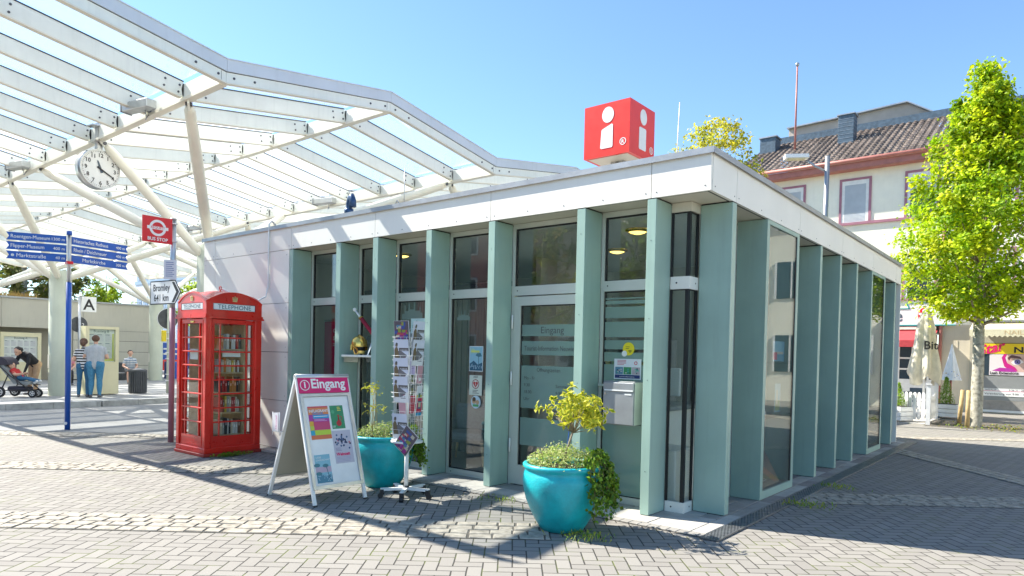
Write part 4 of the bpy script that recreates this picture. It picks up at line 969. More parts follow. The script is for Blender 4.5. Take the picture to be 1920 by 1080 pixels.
m = MB('sign_white'); m.obox(P(Wf/2, (.19+Hf-.205)/2, .006), rt, up, nn, Wf/2-.05, (Hf-.395)/2-.02, .003); m.mat = 'steel'; m.obox(P(Wf/2, .7, -.002), rt, up, nn, Wf/2-.02, .52, .002); m.build('backing_board', t)
m = MB('magenta'); m.obox(P(Wf/2, Hf-.095, .016), rt, up, nn, Wf/2-.02, .088, .005); hd = m.build('header_board', t)
m = MB('sign_white'); m.ring(P(.095, Hf-.095, .0212), nn, .050, .058, 32, .001); m.text('i', P(.095, Hf-.122, .0212), rt, up, .095, 'CENTER', t=.001, bold=.004)
m.text('Eingang', P(.165, Hf-.127, .0212), rt, up, .145, 'LEFT', t=.001, bold=.0035, sx=.99); m.build('lettering', hd)
m = MB('steel'); m.path([P(0, Hf+.005, .0)+Z_*0, P(Wf, Hf+.005, .0)], .028, 12); m.mat = 'white_metal'; m.obox(P(Wf/2, Hf+.004, .02), rt, up, nn, Wf/2, .014, .006); m.build('top_rail', t)
rb = (B1-B0).normalized(); ub = (T0-B0).normalized(); nb = rb.cross(ub)
m = MB('white_metal')
for a in (.018, Wf-.018): m.bar(B0+rb*a, T0+rb*a, .036, .024, nb)
m.build('rear_leg', t)
m = MB('steel'); m.mat = 'concrete_dark'; m.mat = 'panel_shade'; m.obox(B0+rb*Wf/2+ub*.80, rb, ub, nb, Wf/2-.03, .56, .006); m.mat = 'steel'; m.obox(B0+rb*Wf/2+ub*.235, rb, ub, nb, Wf/2-.036, .012, .012); m.build('rear_board', t)
m = MB('black_plastic')
for p in (A0+rt*.018, A1-rt*.018, B0+rb*.018, B1-rb*.018): m.obox(p+Z_*.008, rt, up, nn, .02, .008, .014)
m.build('rubber_foot', t)
def PP(x, y, w, h, c):   # poster with lower-left x, y on the board
    o = P(x, y, .0115); m = MB('print'); sheet(m, o, rt, up, w, h, c, .001); return m, o
m, o = PP(.09, .70, .245, .36, (.62, .06, .10))
for (x0, y0, x1, y1, c) in ((0, .27, .245, .345, (.70, .22, .08)), (.05, .225, .245, .268, (.02, .30, .58)), (.05, .19, .245, .224, (.42, .04, .30)), (.05, .10, .245, .19, (.55, .05, .16)), (.05, .045, .245, .10, (.48, .62, .05)), (0, .0, .245, .04, (.66, .16, .06)), (0, .2, .048, .268, (.4, .04, .3)), (0, .15, .048, .198, (.7, .4, .04)), (0, .1, .048, .148, (.5, .6, .06)), (0, .045, .048, .098, (.02, .35, .5))): prect(m, o, rt, up, x0, y0, x1, y1, c, .0012)
lines(m, o, rt, up, .06, .23, .245, 1, .02, WHT, .007, .002); lines(m, o, rt, up, .06, .24, .212, 2, .012, (.75, .5, .7), .004, .002)
m.col = WHT; m.text('INFLAGRANTI', o+rt*.008+up*.295+nn*.0015, rt, up, .042, t=.001, bold=.001, sx=.93); m.col = (.05, .25, .5); m.text('OPEN AIR', o+rt*.045+up*.272+nn*.0015, rt, up, .03, t=.001, bold=.001); m.build('poster', fr)
m, o = PP(.36, .80, .165, .26, (.03, .26, .12))
pcirc(m, o, rt, up, .09, .06, .032, (.45, .02, .03), .0015); ppoly(m, o, rt, up, [(.08, .08), (.1, .08), (.096, .14), (.108, .155), (.078, .155), (.086, .14)], (.45, .02, .03), .002); m.ring(o+rt*.112+up*.115+nn*.001, nn, .02, .026, 16, .001)
pcirc(m, o, rt, up, .03, .19, .02, (.08, .38, .2), .0015); lines(m, o, rt, up, .09, .15, .235, 3, .018, (.7, .62, .1), .009, .0015); lines(m, o, rt, up, .01, .06, .03, 2, .012, WHT, .004, .0015); m.build('poster', fr)
m, o = PP(.34, .42, .235, .36, (.52, .50, .58))
rr = random.Random(3)
for k in range(34):
    a = .115+rr.gauss(0, .042); b_ = .27-abs(a-.10)*.25+rr.gauss(0, .036)
    pcirc(m, o, rt, up, min(max(a, .03), .21), min(b_, .34), .0115, rr.choice(((.03, .05, .14), (.05, .09, .22), (.02, .03, .07), (.5, .16, .2) if k % 4 == 0 else (.06, .12, .25))), .001+k*.00004, 14)
m.col = (.03, .03, .06); lines(m, o, rt, up, .02, .10, .165, 3, .014, (.25, .22, .35), .005); m.col = (.72, .03, .15); m.text('Weinzeit', o+rt*.02+up*.085+nn*.001, rt, up, .046, t=.001, bold=.002); lines(m, o, rt, up, .02, .2, .065, 4, .015, (.35, .32, .5), .004); m.build('poster', fr)
m, o = PP(.085, .235, .185, .30, (.22, .48, .58))
prect(m, o, rt, up, 0, .11, .185, .17, (.50, .38, .48), .001); ppoly(m, o, rt, up, [(0, 0), (.185, 0), (.185, .09), (.12, .07), (.05, .10), (0, .08)], (.05, .22, .32), .0012)
for cx, cyy in ((.02, .19), (.12, .18), (.03, .1)): pcirc(m, o, rt, up, cx, cyy, .02, (.04, .2, .25), .0015, 12, 1.8)
ppoly(m, o, rt, up, [(.15, .02), (.156, .02), (.13, .18), (.12, .18)], (.05, .15, .2), .002)
for k in range(25): a, b_ = R.uniform(.01, .17), R.uniform(.01, .08); prect(m, o, rt, up, a, b_, a+.008, b_+.01, (.4, .6, .7), .0018)
m.col = WHT; m.text('LIEBE\nLANDSCHAFT', o+rt*.015+up*.262+nn*.001, rt, up, .028, t=.001); m.build('poster', fr)
m = MB('white_metal'); m.path([(-.28, -.36, .75), (-.28, -.40, .74), (-.12, -.40, .74), (-.12, -.36, .75)], .004, 5); m.path([(-.27, -.40, .70), (-.27, -.40, .95)], .004, 5); m.path([(-.14, -.40, .70), (-.14, -.40, .95)], .004, 5); m.build('leaflet_holder', t)
m = MB('print'); sheet(m, V((-.26, -.408, .74)), V((1, 0, .1)).normalized(), Z_, .11, .2, (.7, .68, .7), .01); m.col = (.5, .05, .3); m.text('Neuwied', (-.17, -.414, .77), V((0, 0, 1)), V((-1, 0, 0)), .04, t=.001); m.build('leaflet', t)
# ------------------------------------------------------------------ foliage helpers
def leaf(m, p, size, n=None, wide=.55, c2=None):
    """one folded leaf: two halves, optional pale margin"""
    a = V((R.gauss(0, 1), R.gauss(0, 1), R.gauss(0, .6)))
    if n is not None: a = a*.6+n
    a.normalize(); b_ = a.orthogonal().normalized(); b_.rotate(Quaternion(a, R.uniform(0, 6.28))); c = a.cross(b_)
    L = size*R.uniform(.7, 1.25); w = L*wide*.5; q0 = p; q1 = p+b_*L*.5+a*L*.04; q2 = p+b_*L-a*L*.06
    m.poly([q0, q1+c*w+a*L*.07, q2, q1]); m.poly([q0, q1, q2, q1-c*w+a*L*.07])
    if c2 is not None:
        k = m.col; m.col = c2; e = a*.0015; w2 = w*.55
        m.poly([q0+b_*L*.12+e, q1+c*w2+a*L*.03+e, q2-b_*L*.18+e, q1-c*w2+a*L*.03+e]); m.col = k
def vary(c, s=.25):
    k = R.uniform(1-s, 1+s); h = R.uniform(-.03, .03); return (max(0, c[0]*k+h*.6), max(0, c[1]*k), max(0, c[2]*k-h*.2))
# ------------------------------------------------------------------ planters
POTP = [(.16, 0), (.20, .01), (.245, .08), (.30, .18), (.345, .29), (.372, .40), (.378, .47), (.368, .535), (.352, .56), (.362, .575), (.378, .592), (.378, .615), (.36, .628), (.335, .622), (.325, .60), (.32, .55)]
def pot(loc, label):
    t = thing('plant_pot', label, 'plant pot', loc, 0, 'turquoise pots at the kiosk front')
    m = MB('pot_glaze'); m.lathe(POTP, n=56); m.build('pot', t)
    m = MB('soil'); m.lathe([(.32, .57), (.2, .585), (.001, .59)], n=28); m.build('soil', t); return t
P1, P2 = V((-.95, -.99, 0)), V((-3.74, -.80, 0))
pot(P1, 'turquoise glazed pot standing before the corner fin, with the ball-shaped shrub'); pot(P2, 'turquoise glazed pot behind the advertising stand and brochure rack')
def mound(loc, label, z0=.58, n=1700, rr=.34, h=.15, cols=((.50, .54, .26), (.20, .32, .08), (.62, .62, .36), (.32, .44, .12)), sz=.026):
    t = thing('ground_cover_plant', label, 'plant', loc+Z_*z0, 0, 'variegated ground cover in the pots')
    m = MB('leaf')
    for k in range(n):
        a = R.uniform(0, 2*pi); r = rr*sqrt(R.random()); p = V((r*cos(a), r*sin(a), h*(1-(r/rr)**2)*R.uniform(.2, 1.15)+R.uniform(-.02, .03)+.03)); p += V((R.gauss(0, .02), R.gauss(0, .02), abs(R.gauss(0, .02))))
        if r > rr*.85: p.z -= R.uniform(0, .03)
        m.col = vary(R.choice(cols), .2); leaf(m, p, sz, V((cos(a)*.4, sin(a)*.4, 1)))
    m.build('leaves', t)
    m = MB('twig')
    for k in range(90):
        a = R.uniform(0, 2*pi); r = rr*.8*sqrt(R.random()); p = V((r*cos(a), r*sin(a), 0)); m.tube(p, p+V((R.gauss(0, .02), R.gauss(0, .02), h*R.uniform(.5, 1.1))), .002, n=4, cap=False)
    m.build('stems', t)
mound(P1, 'pale variegated ground cover filling the pot below the ball-shaped shrub', n=2400); mound(P2, 'pale variegated ground cover filling the pot behind the advertising stand', n=1700, h=.12)
t = thing('ball_shaped_shrub', 'small standard shrub with yellow-edged leaves growing from the front pot', 'shrub', P1+Z_*.58)
m = MB('bark'); m.path([(0, 0, 0), (.015, .01, .12), (.045, .03, .24), (.07, .055, .36)], [.013, .012, .011, .009], 8)
tips = []
for k in range(26):
    a = R.uniform(0, 2*pi); e = R.uniform(-.1, 1.2); d = V((cos(a)*cos(e), sin(a)*cos(e), sin(e))); L = R.uniform(.15, .27); s = V((.07, .055, .33)); q = s+d*L*V((1.05, 1.05, .9)).x+Z_*.06
    m.path([s, s+d*L*.5+Z_*.03, q], [.006, .004, .002], 5); tips.append(q)
m.mat = 'sign_blue'; m.tube((.0, .03, .0), (.04, .035, .42), .004, n=5); m.build('branches', t)
m = MB('leaf')
cc = V((.07, .055, .535))
for k in range(84):
    a = R.uniform(0, 2*pi); e = math.asin(R.uniform(-.75, 1)); d = V((cos(a)*cos(e), sin(a)*cos(e), sin(e))); rad = R.uniform(.10, .27)*(1.25 if R.random() < .3 else 1)
    c0 = cc+V((d.x*rad*1.08, d.y*rad*1.08, d.z*rad*.88))
    for q in range(R.randint(7, 10)):
        m.col = vary((.70, .62, .07), .18); leaf(m, c0+V((R.gauss(0, .012), R.gauss(0, .012), R.gauss(0, .012))), .066, d*1.1+Z_*.5+V((R.gauss(0, .5), R.gauss(0, .5), R.gauss(0, .4))), .5, vary((.14, .30, .04), .3))
m.build('leaves', t)
def ivy(loc, z0, label, n=16, ang=35, L0=.5):
    t = thing('ivy', label, 'ivy', loc+Z_*z0, 0, 'ivy hanging from the pots'); m = MB('leaf'); s = MB('twig')
    for k in range(n):
        a = radians(ang+max(-46, min(46, R.gauss(0, 30)))); p = V((.30*cos(a), .30*sin(a), .03)); pts = [p]; o = V((cos(a), sin(a), 0)); L = L0*R.uniform(.55, 1.1); st = 14
        for i in range(1, st+1):
            u = i/st; q = V((.30*cos(a), .30*sin(a), .03))+o*(.10*min(1, u*3)+.08*u)+V((R.gauss(0, .012), R.gauss(0, .012), 0))+Z_*(.07*sin(min(u*3, 1)*pi)-L*max(0, u-.18)); pts.append(q)
        s.path(pts, .0025, 4)
        for q in pts[1:]:
            for w in range(R.randint(3, 5)):
                m.col = vary(R.choice(((.02, .10, .015), (.03, .15, .02), (.12, .30, .03), (.015, .07, .015))), .3); c0 = q+V((R.gauss(0, .026), R.gauss(0, .026), R.gauss(0, .02)))
                leaf(m, c0, .046, o+Z_*.4, .95)
    s.build('stems', t); m.build('leaves', t)
ivy(P1, .60, 'dark ivy hanging over the right side of the front pot', 24, 28, .50); ivy(P2, .60, 'ivy hanging out of the rear pot beside the brochure rack', 13, 30, .42)
t = thing('yellow_leaved_plant', 'tall thin plant with yellow leaves growing from the rear pot', 'plant', P2+V((-.05, -.1, .58)))
s = MB('twig'); s.mat = 'stake_wood'; m = MB('leaf')
for k in range(5):
    b_ = V((R.gauss(0, .04), R.gauss(0, .04), 0)); tp = b_+V((R.gauss(0, .08), R.gauss(0, .08), R.uniform(.45, .68))); s.path([b_, (b_+tp)/2+V((R.gauss(0, .03), R.gauss(0, .03), 0)), tp], [.006, .004, .002], 5)
    for c0, nn_ in ((tp, 13), ((b_+tp)/2+Z_*.06+V((R.gauss(0, .08), R.gauss(0, .08), 0)), 9)):
        for q in range(nn_): m.col = vary((.60, .52, .08), .3); leaf(m, c0+V((R.gauss(0, .04), R.gauss(0, .04), R.gauss(0, .03))), .05, Z_, .5, vary((.25, .36, .05)))
s.build('stems', t); m.build('leaves', t)
for lb, (x, y), n in (('green weeds sprouting beside the base of the front pot', (-.62, -1.12), 90), ('weeds in the joints between the pots in front of the tall pane', (-2.2, -.45), 45), ('green weeds along the drain below the showcase window', (.50, 1.75), 80), ('weeds beside the drain further along the fins', (.42, 3.2), 50)):
    t = thing('weed_tuft', lb, 'weed', (x, y, 0)); m = MB('leaf')
    for k in range(n):
        m.col = vary(R.choice(((.12, .26, .03), (.22, .34, .06), (.40, .40, .08))), .3); p = V((R.gauss(0, .13), R.gauss(0, .09), 0.004)); q = p+V((R.gauss(0, .03), R.gauss(0, .03), R.uniform(.02, .06))); s = R.uniform(.003, .008); m.poly([p, q+X_*s, q+Z_*.012, q-X_*s])
    m.build('leaves', t)
# ------------------------------------------------------------------ brochure rack
RK = V((-3.04, -1.05, 0))
t = thing('brochure_rack', 'white wire brochure rack on a five-armed castor base', 'rack', RK)
m = MB('white_metal'); m.tube((0, 0, .10), (0, 0, .62), .024, n=14); m.tube((0, 0, .62), (0, 0, 1.86), .014, n=8); m.lathe([(.03, .60), (.18, .62), (.18, .64), (.03, .65)], n=20); m.mat = 'black_plastic'; m.tube((0, 0, .06), (0, 0, .13), .034, n=14); m.build('pole', t)
for k in range(5):
    a = radians(-52+72*k); d = V((cos(a), sin(a), 0)); p = d.cross(Z_)
    m = MB('alu_frame'); m.mat = 'white_metal'; m.obox(d*.155+Z_*.098, d, p, Z_, .13, .022, .014); m.build('foot', t)
    m = MB('black_plastic'); m.tube(d*.285+Z_*.028-p*.022, d*.285+Z_*.028+p*.022, .028, n=16); m.box(0, 0, 0, 0, 0, 0) if False else None; m.obox(d*.27+Z_*.07, d, p, Z_, .02, .024, .03); m.build('castor', t)
FACES = [radians(-80), radians(10), radians(100), radians(190)]
wm = MB('white_metal')
for a in FACES:
    n_ = V((cos(a), sin(a), 0)); rt = Z_.cross(n_); 
    for e in (-.115, 0, .115): wm.tube(n_*.10+rt*e+Z_*.64, n_*.10+rt*e+Z_*1.86, .0018, n=5)
    for k in range(6):
        z = .66+.205*k
        for zz, off in ((z, .135), (z+.06, .142), (z+.11, .148)): wm.path([n_*.10+rt*-.115+Z_*zz, n_*off-rt*.115+Z_*zz, n_*off+rt*.115+Z_*zz, n_*.10+rt*.115+Z_*zz], .0016, 5)
        for e in (-.08, 0, .08): wm.tube(n_*.135+rt*e+Z_*z, n_*.148+rt*e+Z_*(z+.11), .0018, n=4)
        wm.path([n_*.10+rt*-.08+Z_*z, n_*.102+rt*-.08+Z_*(z+.19), n_*.102+rt*-.05+Z_*(z+.22), n_*.102+rt*.05+Z_*(z+.22), n_*.102+rt*.08+Z_*(z+.19), n_*.10+rt*.08+Z_*z], .0014, 4)
wm.build('wire_pockets', t)
def art_statue(m, o, rt, up, w, h):
    prect(m, o, rt, up, .004, h*.35, w-.004, h-.004, (.62, .64, .74), .001)
    prect(m, o, rt, up, w*.36, h*.55, w*.99, h*.67, (.10, .09, .09), .0013)
    for k in range(5): prect(m, o, rt, up, w*(.46+.1*k), h*.56, w*(.52+.1*k), h*.61, (.5, .5, .52), .0015)
    ppoly(m, o, rt, up, [(w*.02, h*.15), (w*.98, h*.15), (w*.98, h*.34), (w*.45, h*.58), (w*.2, h*.52)], (.16, .155, .17), .0016)
    ppoly(m, o, rt, up, [(w*.04, h*.15), (w*.36, h*.18), (w*.30, h*.62), (w*.24, h*.70), (w*.14, h*.70), (w*.05, h*.6)], (.17, .12, .06), .002)
    pcirc(m, o, rt, up, w*.2, h*.77, w*.085, (.20, .15, .10), .0022, 12); pcirc(m, o, rt, up, w*.22, h*.82, w*.075, (.08, .07, .06), .0024, 10)
    ppoly(m, o, rt, up, [(0, 0), (w, 0), (w, h*.46), (w*.8, h*.30), (w*.5, h*.20), (0, h*.17)], (.72, .72, .74), .0026)
    for k in range(7): pcirc(m, o, rt, up, w*(.68+.1*cos(k)), h*(.24+.05*sin(k*1.7)), w*.02, (.55, .05, .2) if k % 2 else (.1, .1, .2), .003, 8)
    prect(m, o, rt, up, w*.5, h*.15, w*.85, h*.175, (.15, .15, .2), .003)
def art_mix(m, o, rt, up, w, h, pal, n=26):
    for k in range(n): a, b_ = R.uniform(.02, .7)*w, R.uniform(.02, .8)*h; prect(m, o, rt, up, a, b_, min(a+R.uniform(.1, .3)*w, w*.98), min(b_+R.uniform(.05, .18)*h, h*.98), R.choice(pal), .0008+k*.00006)
tier = ['lowest', 'second lowest', 'third lowest', 'third highest', 'second highest', 'topmost']
def brochure(face, k, kind, label, dz=0, lean=.10, dx=0, out=.118):
    a = FACES[face]; n_ = V((cos(a), sin(a), 0)); rt = Z_.cross(n_); up = (Z_-n_*-lean).normalized(); nn = rt.cross(up)
    t = thing('brochure', label, 'brochure', RK+n_*out+Z_*(.665+.205*k+dz), 0, 'brochures in the wire rack')
    m = MB('print'); w, h = (.205, .285) if kind in ('statue', 'mix') else (.10, .205)
    o = -rt*w/2+rt*dx; sheet(m, o, rt, up, w, h, (.66, .66, .68), .006); o = o+nn*.0002
    if kind == 'statue': art_statue(m, o, rt, up, w, h)
    elif kind == 'mix': prect(m, o, rt, up, .003, .003, w-.003, h-.003, (.10, .08, .10), .0006); art_mix(m, o, rt, up, w, h, [(.3, .02, .2), (.04, .08, .3), (.45, .06, .08), (.25, .3, .05), (.5, .45, .35), (.05, .2, .35), (.1, .04, .15)], 46)
    elif kind == 'red': prect(m, o, rt, up, .003, .003, w-.003, h-.003, (.55, .02, .06), .0008); prect(m, o, rt, up, .02, .08, .08, .17, (.1, .12, .2), .0012); prect(m, o, rt, up, .03, .10, .07, .15, (.6, .5, .3), .0016); prect(m, o, rt, up, .0, .0, w, .04, (.02, .3, .5), .0014)
    elif kind == 'yellow': prect(m, o, rt, up, .003, .003, w-.003, .1, (.6, .55, .05), .0008); prect(m, o, rt, up, .03, .02, .07, .12, (.05, .15, .1), .0012)
    elif kind == 'lilac': prect(m, o, rt, up, .003, .003, w-.003, h-.003, (.42, .35, .55), .0008); lines(m, o, rt, up, .015, .085, .17, 6, .02, (.2, .12, .35), .004)
    elif kind == 'pink': prect(m, o, rt, up, .003, .003, w-.003, h-.003, (.55, .3, .34), .0008); pcirc(m, o, rt, up, .06, .05, .02, WHT, .0012)
    elif kind == 'crimson': prect(m, o, rt, up, .003, .003, w-.003, h-.003, (.45, .02, .05), .0008); lines(m, o, rt, up, .015, .085, .18, 8, .02, (.6, .3, .3), .004)
    m.build('cover', t); return t
brochure(0, 5, 'mix', 'colourful collage brochure topmost on the left face of the rack')
for k in (4, 3, 2): brochure(0, k, 'statue', f'white statue brochure, {tier[k]} pocket on the left face of the rack')
brochure(0, 0, 'statue', 'white statue brochure in the lowest left pocket, partly covered by a tilted magazine')
t_ = brochure(0, 0, 'mix', 'tilted magazine with fruit colours hanging from the bottom of the left face', -.10, .02, .03, .160); t_.rotation_euler = (0, 0, 0)
for ch in t_.children:
    a = FACES[0]; ch.rotation_euler = Quaternion(V((cos(a), sin(a), 0)), radians(-38)).to_euler()
brochure(0, 1, 'pink', 'pale pink leaflet below the largest statue brochure on the left face of the rack', 0, .1, .03)
brochure(1, 5, 'statue', 'white statue brochure topmost on the right face of the rack'); brochure(1, 4, 'statue', 'white statue brochure second highest on the right face of the rack')
brochure(1, 1, 'red', 'red and blue leaflet low on the right face of the rack', .05, .1, .04); brochure(1, 2, 'yellow', 'leaflet with yellow figures above the red and blue leaflet', -.02, .1, .04); brochure(1, 3, 'pink', 'pale leaflet halfway up the right face of the rack', 0, .1, .04)
brochure(1, 3, 'lilac', 'lilac leaflet at the inner edge of the right face of the rack', .10, .05, -.065, .105); brochure(1, 1, 'crimson', 'narrow crimson leaflet at the inner edge of the right face of the rack', .08, .05, -.065, .105)

# ------------------------------------------------------------------ trees
def tree(name, label, loc, H, z0, prof, n, size, pal, trunk_r=.17, limbs=46, group=None, bark='bark_pale', flat=None, clumps=None):
    t = thing(name, label, 'tree', loc, 0, group)
    tr = MB(bark); br = MB('bark'); m = MB('leaf'); zt = z0+.25*(H-z0)
    pts = [(0, 0, 0), (.02, .0, z0*.5), (.0, .03, z0*.95), (.05, .02, zt), (-.03, .05, (zt+H)/2), (0, 0, H*.96)]
    tr.path([(0, 0, -.02), (0, 0, .06)]+pts[1:3], [trunk_r*1.35, trunk_r*1.05, trunk_r*.9, trunk_r*.85], 12); tr.path(pts[2:], [trunk_r*.85, trunk_r*.55, trunk_r*.3, .015], 8); tr.build('trunk', t)
    def rad(z):
        u = (z-z0)/(H-z0)
        for (ua, ra), (ub, rb) in zip(prof, prof[1:]):
            if ua <= u <= ub: return ra+(rb-ra)*(u-ua)/(ub-ua)
        return 0
    spots = []
    for k in range(limbs):
        u = (k+R.random())/limbs; zb = z0*.9+(H-z0)*.78*u*.95; a = k*2.4+R.uniform(-.5, .5); up_ = R.uniform(.5, 1.5); ze = min(H*.99, zb+up_*(H-z0)*.2); rr = rad(ze)*R.uniform(.72, 1.08)
        s = V((0, 0, zb)); e = V((rr*cos(a), rr*sin(a), ze)); mid = (s+e)/2+V((0, 0, -.12*rr)); r0 = max(.012, trunk_r*.33*(1-u))
        P_ = [s, (s+mid)/2, mid, (mid+e)/2, e]; br.path(P_, [r0, r0*.8, r0*.55, r0*.35, r0*.15], 5)
        for q in range(7): v = R.uniform(.3, 1.0); p = s.lerp(e, v)+V((0, 0, -.12*rr*4*v*(1-v))); spots.append((p, R.uniform(.16, .34)*(.6+.06*H)))
    cl = clumps or n//34
    for k in range(limbs//2 if name == 'hornbeam_tree' else 0):
        z = z0+(H-z0)*R.uniform(.1, .88); a = R.uniform(0, 6.28); r = rad(z)*R.uniform(.8, 1.0)
        for q in range(6): spots.append((V((r*cos(a)*(1+.015*q), r*sin(a)*(1+.015*q), z+q*.10)), .12+.02*(6-q)))
    while len(spots) < cl:
        z = z0+(H-z0)*R.random()**1.15; r = rad(z)*sqrt(R.uniform(.15, 1)); a = R.uniform(0, 2*pi)
        if R.random() < .8: spots.append((V((r*cos(a), r*sin(a), z)), R.uniform(.14, .36)*(.6+.05*H)))
    per = n//len(spots)
    for p, cr in spots:
        tone = R.choice(pal); kk = R.uniform(.65, 1.2); tone = tuple(q*kk for q in tone)
        o = V((p.x, p.y, 0)).normalized() if p.length > 0 else X_
        for q in range(int(per*R.uniform(.5, 1.5))):
            m.col = vary(tone, .28); d = V((R.gauss(0, 1), R.gauss(0, 1), R.gauss(0, .75)))*cr*.5
            leaf(m, p+d, size, o*.5+Z_*.7, .6)
    br.build('limbs', t); m.build('crown', t); return t
HB = [(0, .7), (.06, 1.6), (.15, 2.0), (.25, 2.1), (.41, 1.85), (.59, 1.35), (.76, .78), (.88, .33), (1, .03)]
tree('hornbeam_tree', 'bright green pyramid-shaped street tree in front of the cream house', (.86, 15.4, 0), 9.35, 2.95, HB, 38000, .125, [(.42, .58, .006), (.56, .68, .01), (.28, .46, .006), (.66, .70, .015), (.12, .27, .006)], .15, 64)
tree('ginkgo_tree', 'yellow-leaved tree showing above the kiosk roof corner', (-6.9, 16.6, 0), 9.75, 4.0, [(0, .3), (.5, 1.3), (.8, 1.55), (.93, 1.1), (1, .3)], 15000, .14, [(.55, .46, .04), (.45, .44, .05), (.62, .50, .06)], .12, 26)
tree('copper_beech_tree', 'dark purple beech tree behind the beige station building', (-50, 8.2, 0), 10.5, 2.2, [(0, 2.5), (.2, 4.6), (.5, 5.0), (.8, 3.6), (1, .5)], 9000, .34, [(.035, .02, .035), (.02, .015, .03), (.06, .03, .05)], .4, 40)
tree('green_maple_tree', 'light green tree right of the dark beech behind the station building', (-44, 10.9, 0), 6.3, 3.2, [(0, .6), (.3, 1.5), (.6, 1.4), (1, .3)], 3200, .2, [(.30, .42, .03), (.38, .48, .04), (.18, .30, .03)], .15, 22)
tree('green_maple_tree', 'light green tree far behind the telephone box', (-52, 21.5, 0), 8.5, 3.0, [(0, 1), (.3, 2.8), (.6, 2.7), (1, .5)], 4200, .26, [(.28, .42, .03), (.36, .46, .04)], .2, 24)
# ------------------------------------------------------------------ station building at the left
t = thing('station_building', 'low beige panelled station building with recessed ground floor behind the bus platform', 'building', (-30.3, -1, .15))
m = MB('panel_beige'); X0 = 0
ys = [-12, -9, -6, -3, -.4, 3.06, 6.0, 9.3]
for ya, yb in zip(ys, ys[1:]): m.box(-.06, 0, ya+.006, yb-.006, 2.16 if yb <= 5.6 else 2.16, 3.33)
for z0, z1 in ((.02, .62), (.63, 1.22), (1.23, 1.70), (1.71, 2.15)):
    for ya, yb in ((5.6, 7.2), (7.21, 9.3)): m.box(-.06, 0, ya+.006, yb-.006, z0+.006, z1)
m.build('wall_panels', t)
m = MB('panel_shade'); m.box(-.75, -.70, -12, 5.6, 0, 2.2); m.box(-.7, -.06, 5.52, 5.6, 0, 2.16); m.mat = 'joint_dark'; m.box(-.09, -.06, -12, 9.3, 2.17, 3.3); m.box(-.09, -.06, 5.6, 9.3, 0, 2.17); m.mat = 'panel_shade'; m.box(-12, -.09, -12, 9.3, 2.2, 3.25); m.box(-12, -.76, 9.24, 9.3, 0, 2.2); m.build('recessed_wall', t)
m = MB('zinc'); m.box(-.3, .06, -12, 9.33, 3.335, 3.40); m.build('roof_edge', t)
t = thing('dry_roof_grass', 'dry yellow grass growing on the flat roof of the station building', 'grass', (-31.5, -1, 3.52)); tag(t, kind='stuff')
m = MB('hay'); 
for k in range(2600):
    p = V((R.uniform(-1.2, 1.0), R.uniform(-6, 4.4), 0)); q = p+V((R.gauss(0, .1), R.gauss(0, .12), R.uniform(.08, .36))); m.poly([p, p+Y_*.03, q])
o = m.build('grass_blades', t)
for k, (y0, y1, lb, hd_) in enumerate(((.45, 1.93, 'cream glazed timetable case at the far left edge on the station wall', ''), (2.02, 3.42, 'cream glazed timetable case headed Bussteig A on the station wall', 'Bussteig A'))):
    t = thing('timetable_case', lb, 'display case', (-30.25, y0, .15), 0, 'timetable cases on the station wall')
    w = y1-y0; m = MB('cabinet_cream'); m.box(-.2, 0, 0, w, 0, .76); m.box(-.2, 0, 0, w, 1.78, 1.95); m.box(-.2, 0, 0, .12, .76, 1.78); m.box(-.2, 0, w-.12, w, .76, 1.78); m.box(-.2, -.08, .12, w-.12, .76, 1.78); m.build('case', t)
    m = MB('print'); o = V((-.078, .12, .76)); sheet(m, o+X_*.002, Y_, Z_, w-.24, 1.02, (.66, .70, .66)); c0 = o+X_*.003
    for q in range(5):
        for r in range(3): prect(m, c0, Y_, Z_, .03+.22*q, .05+.29*r, .21+.22*q, .28+.29*r, (.58, .60, .60), .001); lines(m, c0, Y_, Z_, .04+.22*q, .20+.22*q, .25+.29*r, 7, .03, (.35, .38, .4), .006); prect(m, c0, Y_, Z_, .04+.22*q, .26+.29*r, .12+.22*q, .275+.29*r, (.05, .12, .12), .002)
    m.col = (.03, .1, .1); m.text(hd_, c0+Y_*(w/2-.12)+Z_*.93, Y_, Z_, .11, 'CENTER', t=.003); m.build('timetables', t)
t = thing('timetable_pillar', 'free-standing cream timetable case headed Bussteig B beside the two people', 'display case', (-20.1, 1.5, .15))
m = MB('cabinet_cream'); w = .92; m.bbox(-.2, .2, 0, w, .02, 1.0, .01); m.box(-.2, .2, 0, w, 1.98, 2.06); m.box(-.2, .2, 0, .10, 1.0, 1.98); m.box(-.2, .2, w-.10, w, 1.0, 1.98); m.box(-.2, .1, .10, w-.1, 1.0, 1.98); m.box(.19, .21, .06, w-.06, .97, 1.0); m.build('case', t)
m = MB('print'); o = V((.102, .10, 1.0)); sheet(m, o, Y_, Z_, w-.2, .98, (.64, .68, .62)); prect(m, o, Y_, Z_, 0, .86, w-.2, .97, (.66, .72, .66), .001); prect(m, o, Y_, Z_, w-.26, .02, w-.21, .85, (.55, .6, .08), .001); prect(m, o, Y_, Z_, .42, .02, w-.21, .10, (.6, .62, .1), .0012)
for q in range(3):
    for r in range(3): prect(m, o, Y_, Z_, .02+.22*q, .08+.26*r, .21+.22*q, .31+.26*r, (.6, .62, .60), .001); lines(m, o, Y_, Z_, .03+.22*q, .20+.22*q, .26+.26*r, 7, .026, (.38, .42, .42), .005); prect(m, o, Y_, Z_, .03+.22*q, .285+.26*r, .15+.22*q, .30+.26*r, (.03, .12, .12), .002)
m.col = (.02, .08, .06); m.text('Bussteig B', o+Y_*(w/2-.1)+Z_*.885, Y_, Z_, .105, 'CENTER', t=.002); m.build('timetables', t)
